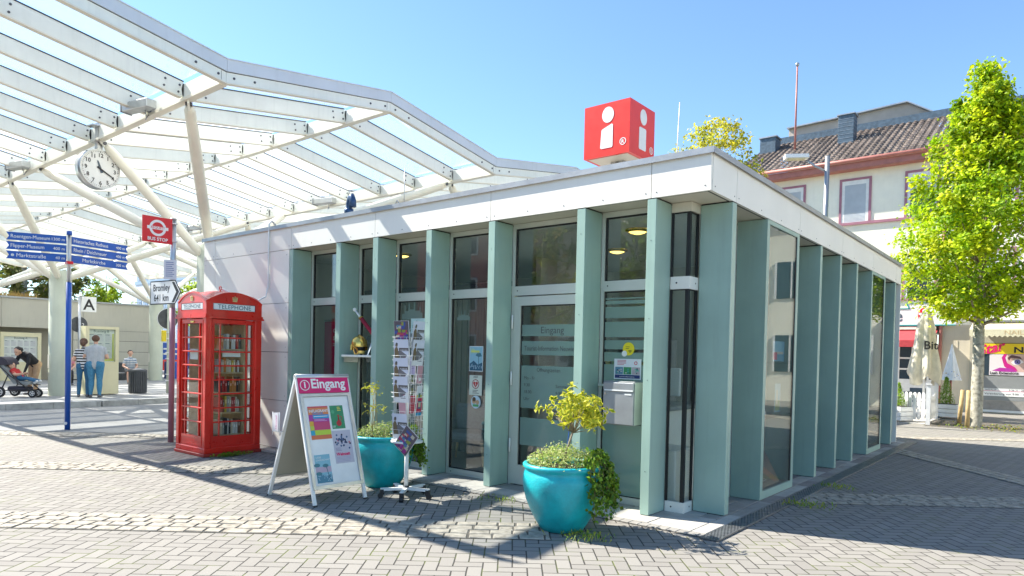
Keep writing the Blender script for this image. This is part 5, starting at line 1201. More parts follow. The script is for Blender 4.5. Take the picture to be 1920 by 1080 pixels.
m = MB('case_glass'); m.box(.185, .189, .10, w-.1, 1.0, 1.98); m.build('glass_pane', t)
def bin_(loc, label):
    t = thing('litter_bin', label, 'bin', loc, 0, 'dark fluted litter bins on the platform'); m = MB('concrete_dark'); m.lathe([(.2, 0), (.235, .01), (.235, .72)], n=28)
    for k in range(26): a = 2*pi*k/26; d = V((cos(a), sin(a), 0)); m.obox(d*.25+Z_*.37, d, d.cross(Z_), Z_, .012, .016, .35)
    m.lathe([(.262, .69), (.268, .72), (.262, .745), (.2, .77), (.12, .775)], n=28); m.build('body', t); m = MB('zinc'); m.lathe([(.12, .773), (.08, .79), (.001, .792)], n=20); m.build('lid', t)
bin_((-20.2, 3.1, .15), 'nearer dark fluted litter bin right of the timetable pillar'); bin_((-29.6, 6.2, .15), 'farther dark litter bin beside the seated man in the striped shirt')
# platform signs
t = thing('platform_sign', 'platform sign post with white letter A plate and dark round disc', 'sign', (-26.67, 3.61, .15))
m = MB('steel'); m.tube((0, 0, 0), (0, 0, 3.35), .05, n=12); m.build('post', t)
m = MB('sign_white'); m.box(-.01, .01, .06, .58, 2.78, 3.36); m.build('letter_plate', t); m = MB('ink_black'); m.text('A', (.012, .32, 2.86), Y_, Z_, .58, 'CENTER', bold=.01); m.build('lettering', t)
m = MB('concrete_dark'); m.tube((-.08, 0, 2.28), (-.055, 0, 2.28), .30, n=28); m.mat = 'sign_white'; m.text('2', (-.054, .14, 2.2), Y_, Z_, .2, 'CENTER'); m.build('round_plate', t)
t = thing('platform_sign', 'grey sign post seen from behind with round plate and two yellow boxes', 'sign', (-19.9, 3.9, .15))
m = MB('column_paint'); m.tube((0, 0, 0), (0, 0, 2.95), .045, n=12); m.mat = 'sign_white'
for z in (.4, .6, 1.1, 1.3, 1.75, 1.95): m.box(.0, .06, -.09, .09, z, z+.02)
m.build('post', t); m = MB('concrete_dark'); m.tube((-.08, 0, 2.40), (-.055, 0, 2.40), .33, n=28); m.mat = 'white_metal'; m.ring((-.054, 0, 2.4), (1, 0, 0), .32, .335, 28, .003); m.build('round_plate', t)
for s in (-1, 1): m = MB('yellow_paint'); m.bbox(-.06, .06, s*.14-.06, s*.14+.06, 1.66, 2.02, .01); m.build('yellow_box', t)
t = thing('blue_board', 'blue board with white stripes standing behind the rear platform sign', 'board', (-30.5, 8.55, .0))
m = MB('sign_blue'); m.box(-.04, 0, -.3, 1.15, 1.05, 1.85); m.bbox(-.25, .25, .05, .65, .1, .95, .02); m.box(-.05, 0, -.25, -.2, 0, 1.05); m.box(-.05, 0, 1.05, 1.1, 0, 1.05); m.build('board', t); m = MB('sign_white'); m.box(.001, .004, -.1, .6, 1.52, 1.60); m.box(.001, .004, -.1, .6, 1.28, 1.36); m.build('stripes', t)
t = thing('waste_dispenser', 'small yellow box on a post left of the people', 'box', (-24.6, 2.45, .15)); m = MB('yellow_paint'); m.bbox(-.1, .1, -.12, .12, 1.1, 1.5, .02); m.build('box', t); m = MB('steel'); m.tube((0, 0, 0), (0, 0, 1.1), .03); m.build('post', t)
t = thing('bench', 'grey slatted bench behind the timetable pillar', 'bench', (-26.3, 4.2, .15))
for k in range(4): m = MB('zinc'); m.box(-.2+.11*k, -.11+.11*k, -1.7, 1.6, .42, .45); m.build('slat', t)
for y in (-1.4, 0, 1.3): m = MB('zinc'); m.box(-.18, .18, y, y+.06, 0, .42); m.build('leg', t)
# cars far behind
def car(loc, rz, body, label):
    t = thing('parked_car', label, 'car', loc, rz, 'cars parked far behind the platform')
    pr = [(-2.1, .35), (-2.12, .75), (-1.9, .95), (-1.25, 1.02), (-.7, 1.42), (.6, 1.46), (1.35, 1.0), (1.95, .9), (2.1, .6), (2.08, .35)]
    m = MB(body); n = len(pr); A = [m._v((x, -.82 if z < 1.1 else -.68, z)) for x, z in pr]; B = [m._v((x, .82 if z < 1.1 else .68, z)) for x, z in pr]
    m.face(A); m.face(B[::-1])
    for k in range(n): m.face((A[k], B[k], B[(k+1) % n], A[(k+1) % n]))
    m.build('body', t)
    m = MB('window_dark')
    for s in (-1, 1): m.poly([(-1.1, s*.80, 1.04), (-.65, s*.70, 1.38), (.55, s*.70, 1.41), (1.15, s*.80, 1.04)])
    m.poly([(1.33, -.66, 1.03), (1.33, .66, 1.03), (.68, .6, 1.43), (.68, -.6, 1.43)]); m.poly([(-1.27, -.66, 1.04), (-1.27, .66, 1.04), (-.76, .6, 1.41), (-.76, -.6, 1.41)]); m.build('windows', t)
    for x in (-1.3, 1.3):
        for s in (-1, 1):
            m = MB('tyre'); m.tube((x, s*.70, .32), (x, s*.86, .32), .32, n=20); w = m.build('wheel', t); m = MB('steel'); m.tube((x, s*.86, .32), (x, s*.875, .32), .19, n=14); m.build('rim', w)
    for s in (-.6, .6): m = MB('sign_white'); m.obox((2.06, s, .68), (1, 0, .2), Y_, Z_, .04, .16, .08); m.build('headlight', t); m = MB('sign_red'); m.obox((-2.1, s, .78), X_, Y_, Z_, .03, .12, .1); m.build('tail_light', t)
car((-37, 11.0, 0), radians(80), 'car_red', 'red car partly visible between the canopy column and the sign post'); car((-38.5, 15.2, 0), radians(80), 'car_dark', 'dark car partly hidden behind the telephone box')
# office blocks far left
t = thing('office_building', 'white office block with bands of blue windows behind the station building', 'building', (-58, 26, 0))
m = MB('office_white'); m.box(-20, 5.0, 0, 14, 0, 13.5); m.build('wall', t)
for fl in range(4):
    z = 2.2+3.1*fl
    m = MB('office_blue'); m.box(-19, 4.4, -.06, 0, z, z+.35); m.build('spandrel', t)
    x = -18.5
    while x < 4: m = MB('window_dark'); m.mat = 'office_glass'; m.mat = 'office_blue'; m.box(x, x+1.05, -.05, -.005, z+.4, z+1.75); w = m.build('window', t); m = MB('office_white'); m.box(x+.5, x+.55, -.08, -.05, z+.4, z+1.75); m.box(x, x+1.05, -.08, -.05, z+1.2, z+1.25); m.build('frame', w); x += 1.55
t = thing('grey_stair_tower', 'grey stair tower with white piers right of the white office block', 'building', (-52.5, 27, 0))
m = MB('office_grey'); m.box(0, 9, 0, 9, 0, 15); m.build('wall', t); m = MB('office_white')
for x in (-.3, 3.2, 5.2, 8.8): m.box(x, x+.55, -.3, 0, 0, 15)
m.build('piers', t)
for fl in range(4):
    for x in (.9, 6.4): m = MB('window_dark'); m.box(x, x+1.4, -.05, 0, 2.5+3.1*fl, 4.0+3.1*fl); w = m.build('window', t); m = MB('office_white'); m.box(x-.08, x+1.48, -.1, -.02, 2.38+3.1*fl, 2.5+3.1*fl); m.build('sill', w)
# ------------------------------------------------------------------ people
def person(loc, rz, label, J, cloth, hair=('hair_brown', 0), scale=1.0, group='people waiting at the bus platform'):
    """J: joints in metres; one continuous remeshed body coloured by region"""
    t = thing('person', label, 'person', loc, rz, group)
    caps = []
    def C(a, b_, ra, rb, reg): caps.append((V(a), V(b_), ra, rb, reg))
    hip, ch, nk, hd = V(J['hip']), V(J['chest']), V(J['neck']), V(J['head'])
    fw = V(J.get('face', (1, 0, 0))).normalized(); sd = Z_.cross(fw).normalized() if abs(fw.z) < .9 else Y_; b = J.get('bulk', 1.0)
    tr = (ch-hip).normalized(); ax = V(J.get('side', (0, 1, 0))).normalized()
    for s in (-1, 1): C(hip+ax*.075*s*b, hip.lerp(ch, .5)+ax*.075*s*b, .105*b, .105*b, 'top'); C(hip.lerp(ch, .5)+ax*.075*s*b, ch+ax*.085*s*b, .105*b, .105*b, 'top'); C(hip+ax*.08*s*b-tr*.03, hip+ax*.07*s*b+tr*.04, .115*b, .112*b, 'leg')
    C(hip, ch, .12*b, .12*b, 'top'); C(ch, nk, .085, .058, 'top'); C(nk-(nk-ch)*.1, hd, .052, .052, 'skin')
    C(hd+Z_*.012, hd+Z_*.03-fw*.012, .088, .09, 'skin'); C(hd-Z_*.05+fw*.022, hd-Z_*.06+fw*.03, .058, .05, 'skin'); C(hd+fw*.085, hd+fw*.10-Z_*.02, .012, .014, 'skin')
    for s in (-1, 1): C(hd+sd*.086*s, hd+sd*.09*s-Z_*.02, .016, .014, 'skin')
    for s, k in ((1, 'L'), (-1, 'R')):
        sh = ch+ax*.165*s*b+tr*.03; el, wr = V(J['el'+k]), V(J['wr'+k])
        C(ch+ax*.09*s*b, sh, .075*b, .066, 'top'); C(sh, sh.lerp(el, .55), .056*b, .05, 'top'); C(sh.lerp(el, .5), el, .048, .042, J.get('sleeve', 'skin')); C(el, wr, .041, .029, J.get('fore', 'skin'))
        d = (wr-el).normalized(); hand_d = V(J.get('hd'+k, d)).normalized(); pn = hand_d.orthogonal().normalized(); pl = hand_d.cross(pn)
        C(wr, wr+hand_d*.075, .028, .034, 'skin')
        for q, L in zip((-1.5, -.5, .5, 1.5), (.065, .078, .074, .058)): a0 = wr+hand_d*.085+pl*q*.018; C(a0, a0+hand_d*L*.5, .0095, .009, 'skin'); C(a0+hand_d*L*.5, a0+hand_d*L+pn*.012, .009, .008, 'skin')
        C(wr+hand_d*.03+pl*.03, wr+hand_d*.075+pl*.055, .012, .010, 'skin')
        hp = hip+ax*.09*s*b-tr*.02; kn, an = V(J['kn'+k]), V(J['an'+k]); lo = J.get('low', 'leg')
        C(hp, hp.lerp(kn, .5), .098*b, .082*b, 'leg'); C(hp.lerp(kn, .5), kn, .082*b, .062*b, 'leg' if J.get('shorts') is None else 'leg'); C(kn, kn.lerp(an, .35), .060*b, .062*b, lo); C(kn.lerp(an, .35), an, .062*b, .045, lo)
        ft = V(J.get('toe'+k, (.16, 0, 0))); C(an-Z_*.035-ft*.25, an-Z_*.04+ft, .042, .032, 'shoe')
    bm = bmesh.new()
    for a, b_, ra, rb, _ in caps:
        d = b_-a; L = d.length
        for p, r in ((a, ra), (b_, rb)): bmesh.ops.create_icosphere(bm, subdivisions=2, radius=r, matrix=Matrix.Translation(p))
        if L > 1e-4:
            M = Matrix.Translation((a+b_)/2) @ d.to_track_quat('Z', 'Y').to_matrix().to_4x4(); bmesh.ops.create_cone(bm, cap_ends=True, segments=14, radius1=ra, radius2=rb, depth=L, matrix=M)
    me = bpy.data.meshes.new('tmp'); bm.to_mesh(me); bm.free(); tmp = bpy.data.objects.new('tmp', me); COL.objects.link(tmp)
    rm = tmp.modifiers.new('r', 'REMESH'); rm.mode = 'VOXEL'; rm.voxel_size = .0125; sm = tmp.modifiers.new('s', 'SMOOTH'); sm.factor = .5; sm.iterations = 3
    dg = bpy.context.evaluated_depsgraph_get(); me2 = bpy.data.meshes.new_from_object(tmp.evaluated_get(dg)); bpy.data.objects.remove(tmp); bpy.data.meshes.remove(me)
    regs = ['skin', 'top', 'leg', 'shoe']; mats = [cloth.get('skin', 'skin'), cloth['top'], cloth['leg'], cloth.get('shoe', 'shoe')]
    for n in mats: me2.materials.append(MATS[n])
    stripe = None
    if cloth.get('stripe'): me2.materials.append(MATS[cloth['stripe']]); stripe = 4
    for f in me2.polygons:
        c = V(f.center); best = 9; rg = 'skin'
        for a, b_, ra, rb, reg in caps:
            d = b_-a; L2 = d.length_squared; u = 0 if L2 == 0 else max(0, min(1, (c-a).dot(d)/L2)); dd = (c-a-d*u).length-(ra+(rb-ra)*u)
            if dd < best: best = dd; rg = reg
        i = regs.index(rg); f.material_index = i; f.use_smooth = True
        if stripe and rg == 'top' and int(c.z*26) % 2 == 0: f.material_index = stripe
    me2.name = 'body'; o = bpy.data.objects.new('body', me2); COL.objects.link(o); o.parent = t
    if hair[0]:
        m = MB(hair[0]); up_ = Z_
        c0 = hd+Z_*.03-fw*.018; m.sphere(c0, .1, 18, 12, (1, 1, 1.0))
        m.v = [v if (v-c0).dot(fw*.9-Z_*.45) < .035 else c0+(v-c0)*.72 for v in m.v]
        if hair[1]: m.path([c0-fw*.06, c0-fw*.10-Z_*.08, c0-fw*.085-Z_*(.10+hair[1])], [.075, .07, .03], 12)
        m.build('hair', t)
    m = MB('ink_black')
    for s in (-1, 1): m.sphere(hd+fw*.083+sd*.032*s+Z_*.012, .009, 8, 6)
    m.build('eyes', t)
    m = MB('cloth_red'); m.mat = 'mauve_trim'; m.obox(hd+fw*.083-Z_*.052, sd, Z_, fw, .022, .005, .006); m.build('mouth', t)
    return t
def stand(h=1.78, lean=0, **k):
    s = h/1.78
    J = dict(hip=(0, 0, .95*s), chest=(.02, 0, 1.36*s), neck=(.02, 0, 1.50*s), head=(.035, 0, 1.655*s), elL=(.0, .26*s, 1.12*s), elR=(.0, -.26*s, 1.12*s), wrL=(.12, .26*s, .88*s), wrR=(.12, -.26*s, .88*s),
             knL=(.03, .10, .51*s), knR=(.03, -.10, .51*s), anL=(0, .11, .085), anR=(0, -.11, .085), toeL=(.15, .03, 0), toeR=(.15, -.03, 0)); J.update(k); return J
person((-18.75, 1.36, .15), radians(146), 'man in grey t-shirt and blue jeans with folded arms reading the timetable pillar', stand(1.78, bulk=1.24, elL=(.02, .30, 1.14), elR=(.02, -.30, 1.14), wrL=(.24, .02, 1.16), wrR=(.26, -.04, 1.12), hdL=(.1, -1, 0), hdR=(.1, 1, .1), sleeve='skin'), dict(top='tee_grey', leg='jeans_light'), ('hair_brown', 0))
person((-19.0, 1.14, .15), radians(150), 'woman in dark waistcoat and striped top standing at the left of the man in grey', stand(1.68, bulk=.95, wrR=(.18, -.14, 1.05), wrL=(.18, .14, 1.05), hdL=(.6, -1, .2), hdR=(.6, 1, .2)), dict(top='cloth_white', stripe='cloth_black', leg='jeans'), ('hair_brown', .04))
person((-20.55, .36, .15), radians(-65), 'woman in black jacket and beige trousers bending down over the pushchair', stand(1.66, hip=(-.06, 0, .92), chest=(.24, 0, 1.16), neck=(.37, 0, 1.22), head=(.47, 0, 1.27), face=(.8, 0, -.65), elL=(.36, .24, .92), elR=(.36, -.22, .90), wrL=(.44, .20, .66), wrR=(.46, -.12, .64), hdL=(.3, -.2, -1), hdR=(.3, 0, -1), sleeve='top', fore='top', knL=(.0, .1, .50), knR=(.0, -.1, .5)), dict(top='cloth_black', leg='cloth_beige'), ('hair_dark', .02))
person((-24.2, .2, .15), radians(20), 'woman in light blue top standing behind the bending woman, hand at her head', stand(1.70, elR=(.10, -.30, 1.28), wrR=(.13, -.14, 1.52), hdR=(0, .6, .8), bulk=.98), dict(top='cloth_blue', leg='jeans'), ('hair_grey', .04))
def sit(**k):
    J = dict(hip=(0, 0, .50), chest=(.05, 0, .92), neck=(.06, 0, 1.06), head=(.08, 0, 1.21), elL=(.08, .25, .70), elR=(.08, -.25, .70), wrL=(.32, .14, .62), wrR=(.32, -.14, .62), knL=(.44, .13, .50), knR=(.44, -.13, .50), anL=(.46, .14, .085), anR=(.46, -.14, .085), toeL=(.15, .02, 0), toeR=(.15, -.02, 0)); J.update(k); return J
person((-26.2, 5.25, .15), radians(-10), 'seated man in blue striped shirt and black shorts right of the timetable pillar', sit(low='skin'), dict(top='cloth_white', stripe='jeans', leg='cloth_black'), ('hair_dark', 0))
person((-26.2, 3.05, .15), radians(-15), 'seated person in pink top on the bench behind the blue pole', sit(), dict(top='cloth_pink', leg='cloth_black'), ('hair_grey', .06))
# pushchair with child
t = thing('pushchair', 'black and grey pushchair with three chunky wheels on the platform', 'pushchair', (-20.0, -.12, .15), radians(39))
fr = MB('black_plastic'); fr.path([(-.62, .25, 1.05), (-.55, .25, 1.02), (-.1, .25, .62), (.42, .2, .22)], .016, 8); fr.path([(-.62, -.25, 1.05), (-.55, -.25, 1.02), (-.1, -.25, .62), (.42, -.2, .22)], .016, 8); fr.path([(-.62, -.25, 1.05), (-.66, 0, 1.06), (-.62, .25, 1.05)], .018, 8)
for s in (-1, 1): fr.path([(-.12, s*.25, .64), (-.30, s*.27, .18)], .016, 8); fr.path([(-.30, s*.27, .20), (.40, s*.16, .20)], .012, 8); fr.path([(.0, s*.25, .62), (.16, s*.25, .36), (.46, s*.2, .34)], .012, 8)
fr.build('frame', t)
m = MB('pram_grey'); m.prism([(-.42, -.2, .98), (-.34, -.2, .95), (.02, -.2, .46), (.40, -.2, .42), (.40, -.2, .36), (-.02, -.2, .38), (-.46, -.2, .9)], (0, .4, 0)); m.build('seat', t)
m = MB('pram_dark'); n = 8
for s in (-.21, .21): m.poly([(-.50, s, .86)]+[(-.44+.30*cos(radians(100-90*k/n)), s, .86+.26*sin(radians(100-90*k/n))) for k in range(n+1)])
for k in range(n):
    a, b_ = radians(150-140*k/n), radians(150-140*(k+1)/n); m.poly([(-.44+.30*cos(a), -.21, .86+.26*sin(a)), (-.44+.3*cos(a), .21, .86+.26*sin(a)), (-.44+.3*cos(b_), .21, .86+.26*sin(b_)), (-.44+.3*cos(b_), -.21, .86+.26*sin(b_))])
m.build('hood', t)
m = MB('pram_dark'); m.bbox(-.22, .30, -.18, .18, .16, .30, .04); m.build('basket', t)
for (x, y, r) in ((-.32, .29, .145), (-.32, -.29, .145), (.46, .12, .115), (.46, -.12, .115)):
    m = MB('tyre'); m.tube((x, y-.022, r), (x, y+.022, r), r, n=26); w = m.build('wheel', t)
    m = MB('white_metal')
    for s in (-1, 1):
        m.ring((x, y+.0225*s, r), (0, s, 0), r*.52, r*.62, 22, .003)
        for k in range(5): a = 2*pi*k/5; m.bar((x, y+.024*s, r), (x+cos(a)*r*.55, y+.024*s, r+sin(a)*r*.55), .018, .004, (0, 1, 0))
    m.build('rim', w)
fwc = V((1, 0, -.2)).normalized()
c = person((-20.0, -.12, .15), radians(39), 'small child in red top and blue trousers reclining in the pushchair', dict(hip=(.06, 0, .54), chest=(-.10, 0, .70), neck=(-.15, 0, .77), head=(-.21, 0, .86), face=(1, 0, .1), bulk=.62, elL=(-.02, .14, .62), elR=(-.02, -.14, .62), wrL=(.08, .10, .64), wrR=(.08, -.10, .64), knL=(.26, .07, .52), knR=(.26, -.07, .52), anL=(.50, .07, .46), anR=(.50, -.07, .46), toeL=(.06, 0, .04), toeR=(.06, 0, .04)), dict(top='cloth_red', leg='jeans', shoe='cloth_white'), ('hair_brown', 0))
m = MB('pram_grey'); m.mat = 'cloth_pink'; m.bbox(-.60, -.36, -.12, .12, 1.0, 1.07, .03); o = m.build('folded_blanket'); o.location = (-20.0, -.12, .15); o.rotation_euler = (0, 0, radians(39)); tag(o, 'pale pink folded cloth lying on top of the pushchair hood', 'blanket')

# ------------------------------------------------------------------ cream house on the right
HS = thing('cream_house', 'cream rendered house with mauve window surrounds and dark tiled roof', 'building', (-8.2, 22.5, 0))
O = V((8.2, -22.5, 0))
class HM(MB):
    def _v(s, p): return MB._v(s, V(p)+O)
Yh = 22.5; XL, XR = -8.3, 2.05
m = HM('render_cream'); m.box(XL, XR, Yh, Yh+9, 3.05, 9.05); m.mat = 'render_beige'; m.box(-.83, .03, Yh, Yh+9, 0, 3.05); m.mat = 'render_cream'; m.box(XL, -2.4, Yh+.02, Yh+9, 0, 3.05); m.mat = 'render_beige'; m.box(-.36, -.33, Yh-.012, Yh, .2, 2.5) ; m.build('wall', HS)
m = HM('gutter_red'); m.box(XL-.3, XR, Yh-.42, Yh, 9.0, 9.06); m.box(XL-.3, XR, Yh-.44, Yh-.40, 9.0, 9.24); m.build('eaves_board', HS)
m = HM('gutter_red'); m.path([(XL-.3, Yh-.52, 9.30), (XR, Yh-.52, 9.30)], .075, 10); m.build('gutter', HS)
# roof slope with rows of tiles
m = HM('roof_tile'); y0, z0, y1, z1 = Yh-.50, 9.34, Yh+3.9, 11.72; rows = 15; ncol = 46
for r in range(rows):
    ya, yb = y0+(y1-y0)*r/rows, y0+(y1-y0)*(r+1)/rows; za, zb = z0+(z1-z0)*r/rows+.045, z0+(z1-z0)*(r+1)/rows
    for c_ in range(ncol):
        xa = XL-.3+(XR-XL+.3)*c_/ncol; xb = XL-.3+(XR-XL+.3)*(c_+1)/ncol; q = [xa, xa+(xb-xa)*.3, xa+(xb-xa)*.6, xa+(xb-xa)*.85, xb]; hh = [0, .045, .04, 0, -.01]
        for k in range(4): m.poly([(q[k], ya, za+hh[k]), (q[k+1], ya, za+hh[k+1]), (q[k+1], yb, zb+hh[k+1]), (q[k], yb, zb+hh[k])])
        m.poly([(xa, ya, za), (xa+(xb-xa)*.3, ya, za+.045), (xa+(xb-xa)*.3, ya, za-.05), (xa, ya, za-.05)]); m.poly([(xa+(xb-xa)*.3, ya, za+.045), (xa+(xb-xa)*.85, ya, za), (xa+(xb-xa)*.85, ya, za-.05), (xa+(xb-xa)*.3, ya, za-.05)])
rf = m.build('roof', HS)
m = HM('slate'); m.box(XL-.1, XR, y1-.05, y1+.25, 11.6, 12.02); m.box(XL-.25, XL+1.6, y1-.1, y1+.3, 11.3, 11.7); m.build('ridge_flashing', rf)
m = HM('parapet_render'); m.prism([(-8.0, y1+1.2, 9.5), (-8.0, y1+1.2, 12.75), (-6.0, y1+1.2, 12.80), (-3.0, y1+1.2, 12.95), (-2.1, y1+1.2, 12.35), (-2.1, y1+1.2, 9.5)], (0, 2.6, 0)); m.mat = 'zinc'; m.bar((-8.05, y1+1.15, 12.78), (-6.0, y1+1.15, 12.83), .3, .06); m.bar((-6.0, y1+1.15, 12.83), (-3.0, y1+1.15, 12.98), .3, .06); m.bar((-3.0, y1+1.15, 12.98), (-2.05, y1+1.15, 12.36), .3, .05); m.build('rear_parapet', HS)
m = HM('slate'); m.bbox(-5.05, -4.45, 24.6, 25.2, 10.2, 11.95, .01); m.mat = 'zinc'
for k in range(9): m.box(-5.058, -4.442, 24.592, 25.208, 10.5+.16*k, 10.512+.16*k)
m.box(-5.1, -4.4, 24.55, 25.25, 11.95, 12.0); m.build('chimney', rf)
m = HM('slate'); m.bbox(-8.45, -7.75, 25.0, 25.7, 10.4, 11.7, .01); m.mat = 'zinc'; m.box(-8.5, -7.7, 24.95, 25.75, 11.7, 11.76); m.build('chimney', rf)
m = HM('zinc'); m.obox((-5.9, 23.5, 9.98), X_, V((0, .88, .47)), V((0, -.47, .88)), .30, .2, .05); m.mat = 'office_glass'; m.mat = 'sheet_blue'; m.obox((-5.9, 23.47, 10.03), X_, V((0, .88, .47)), V((0, -.47, .88)), .22, .14, .02); m.build('roof_window', rf)
def hwin(x0, x1, z0, z1, shut=1.0):
    m = HM('mauve_trim'); w = .09
    m.box(x0, x0+w, Yh-.035, Yh, z0, z1); m.box(x1-w, x1, Yh-.035, Yh, z0, z1); m.box(x0+w, x1-w, Yh-.035, Yh, z1-w, z1); win = m.build('window', HS)
    m = HM('white_paint'); m.box(x0+w, x0+w+.1, Yh-.02, Yh, z0, z1-w); m.box(x1-w-.1, x1-w, Yh-.02, Yh, z0, z1-w); m.box(x0+w+.1, x1-w-.1, Yh-.02, Yh, z1-w-.16, z1-w); m.build('frame', win)
    m = HM('shutter_white'); z = z0+.01; zt = z1-w-.16; zb = zt-(zt-z0)*shut
    while zt > zb+.01: m.obox(((x0+x1)/2, Yh-.012, zt-.025), X_, V((0, .25, 1)).normalized(), V((0, 1, -.25)).normalized(), (x1-x0)/2-w-.1, .026, .004); zt -= .048
    m.build('shutter', win)
    if shut < 1: m = HM('window_dark'); m.box(x0+w+.1, x1-w-.1, Yh-.006, Yh-.002, z0, zb); m.build('pane', win)
for x0, sh in ((-6.78, 1), (-4.39, 1), (-2.15, .35), (.12, .5)): hwin(x0, x0+1.13, 7.05, 8.74, sh)
for x0 in (-4.39, -2.15, .12): hwin(x0, x0+1.13, 4.05, 5.7, .3)
m = HM('gutter_red'); m.mat = 'mauve_trim'; m.box(-4.45, XR, Yh-.08, Yh, 6.94, 7.04); m.box(XL, -5.6, Yh-.08, Yh, 6.94, 7.04); m.box(-4.5, XR, Yh-.06, Yh, 3.96, 4.04); m.build('string_course', HS)
# pub ground floor
m = HM('white_paint'); m.box(-4.5, -.86, Yh-.06, Yh-.02, .05, 1.02)
for x in (-4.4, -3.3, -2.2, -1.75, -1.25, -.9): m.box(x, x+.07, Yh-.06, Yh-.02, 1.02, 2.35)
for z in (1.02, 1.42, 1.82, 2.28): m.box(-4.4, -1.75, Yh-.055, Yh-.02, z, z+.06); m.box(-1.25, -.85, Yh-.055, Yh-.02, z, z+.06); m.box(-1.75, -1.25, Yh-.03, Yh-.02, 1.02, 1.06)
m.mat = 'window_dark'; m.box(-4.4, -.86, Yh-.015, Yh-.005, 1.02, 2.35); m.build('pub_front', HS)
t = thing('pub_sign', 'white pub sign with teal border, letter e and red oval badge', 'sign', (-2.4, Yh-.14, 3.0))
m = MB('sign_white'); m.prism([(-2.5, 0, .05), (-2.5, 0, .66), (.55, 0, .66), (.45, 0, .86), (2.0, 0, .86), (2.0, 0, .05), (1.25, 0, .05), (1.05, 0, -.22), (.85, 0, .05)], (0, .08, 0)); m.build('panel', t)
m = MB('sign_white'); m.mat = 'print'; m.col = (.02, .30, .30)
bd = [(-2.5, .05), (.85, .05), (1.05, -.22), (1.25, .05), (2.0, .05)]; tp = [(-2.5, .66), (.55, .66), (.45, .86), (2.0, .86)]
for L_ in (bd, tp):
    for (a, b_), (c_, d) in zip(L_, L_[1:]): m.bar((a, -.006, b_), (c_, -.006, d), .02, .04)
m.build('border', t)
m = MB('ink_black'); m.mat = 'slate'; m.text('e', (.20, -.004, .2), X_, Z_, .62, 'CENTER', bold=.008); m.text('Gaststätt', (.0, -.004, .2), X_, Z_, .5, 'RIGHT'); m.build('lettering', t)
m = MB('sign_red'); c0 = V((1.02, -.004, .42)); m.prism([c0+X_*.19*cos(2*pi*k/28)+Z_*.25*sin(2*pi*k/28) for k in range(28)], (0, -.02, 0)); m.mat = 'sign_white'; m.box(.85, 1.19, -.030, -.0245, .42, .50); m.box(.87, 1.17, -.030, -.0245, .28, .34); m.disc((1.02, -.025, .57), (0, -1, 0), .06, 14, .003); m.build('badge', t)
t = thing('awning', 'red fabric awning above the pub windows', 'awning', (-2.4, Yh, 2.9))
m = MB('awning_red'); m.prism([(-2.3, 0, 0), (-2.3, -1.1, -.42), (-2.3, -1.1, -.44), (-2.3, 0, -.02)], (3.75, 0, 0)); m.prism([(-2.3, -1.1, -.42), (-2.3, -1.12, -.42), (-2.3, -1.12, -.66), (-2.3, -1.1, -.66)], (3.75, 0, 0)); m.build('fabric', t)
m = MB('render_cream'); m.box(-2.3, 1.4, -.14, 0, .0, .1); m.build('cassette', t)
t = thing('downpipe', 'red downpipe between the pub and the beige wall pier', 'pipe', (-.86, Yh-.06, 0)); m = MB('gutter_red'); m.path([(0, 0, 0), (0, 0, 2.6), (.0, 0, 2.9), (0, 0, 9.2)], .055, 10); m.box(-.5, -.1, -.06, .03, 2.45, 2.7); m.build('pipe', t)
# nail studio
t = thing('nail_studio_front', 'nail studio shop front with yellow sign band and large eye poster', 'shop front', (.03, Yh-.05, 0))
m = MB('panel_shade'); m.box(0, 2.05, 0, .05, 0, 3.05); m.mat = 'furniture'; m.box(.1, 2.0, -.01, .0, .45, 1.28); m.mat = 'slab_mid'; m.box(.1, 2.05, -.012, 0, .12, .44); m.mat = 'sign_white'; m.box(.1, 2.05, -.02, 0, .04, .12); m.build('front', t)
m = MB('window_dark'); m.box(.12, 2.05, -.012, -.002, 1.30, 2.42); m.build('window', t)
m = MB('office_grey'); m.mat = 'fin_green'; m.mat = 'cladding'; m.box(0, 2.05, -.18, 0, 3.2, 3.95); m.mat = 'zinc'; m.box(0, 2.05, -.2, 0, 3.14, 3.2); m.build('blind_box', t)
m = MB('yellow_paint'); m.box(.12, 2.05, -.024, -.014, 2.05, 2.40); m.build('sign_band', t)
m = MB('magenta'); m.text('Star', (.26, -.026, 1.98), V((1, 0, .28)), V((.1, 0, 1)), .5, sx=.92, bold=.014, t=.006); m.mat = 'ink_black'; m.text('NAILS', (1.24, -.026, 2.10), X_, Z_, .27, sx=1.35, bold=.008); m.build('lettering', t)
m = MB('print'); o = V((.58, -.018, 1.32)); sheet(m, o, X_, Z_, 1.02, .72, (.72, .66, .68)); prect(m, o, X_, Z_, .5, .12, 1.02, .72, (.62, .42, .36), .001)
ppoly(m, o, X_, Z_, [(.34, .6), (.40, .72), (.50, .74), (.44, .6), (.5, .42), (.72, .28), (.80, .16), (.6, .16), (.42, .3)], (.55, .01, .22), .002); ppoly(m, o, X_, Z_, [(.08, .15), (.3, .26), (.62, .24), (.8, .12), (.4, .12)], (.42, .03, .32), .0025); ppoly(m, o, X_, Z_, [(.5, .6), (.62, .70), (.85, .64), (.9, .55), (.8, .58), (.6, .6), (.55, .5)], (.12, .05, .06), .0028)
ppoly(m, o, X_, Z_, [(.60, .44), (.7, .55), (.85, .56), (.95, .46), (.8, .36), (.68, .36)], (.75, .72, .74), .003); pcirc(m, o, X_, Z_, .78, .46, .085, (.10, .05, .25), .0035); pcirc(m, o, X_, Z_, .78, .46, .055, (.25, .22, .55), .004); pcirc(m, o, X_, Z_, .78, .46, .03, (.01, .01, .02), .0045)
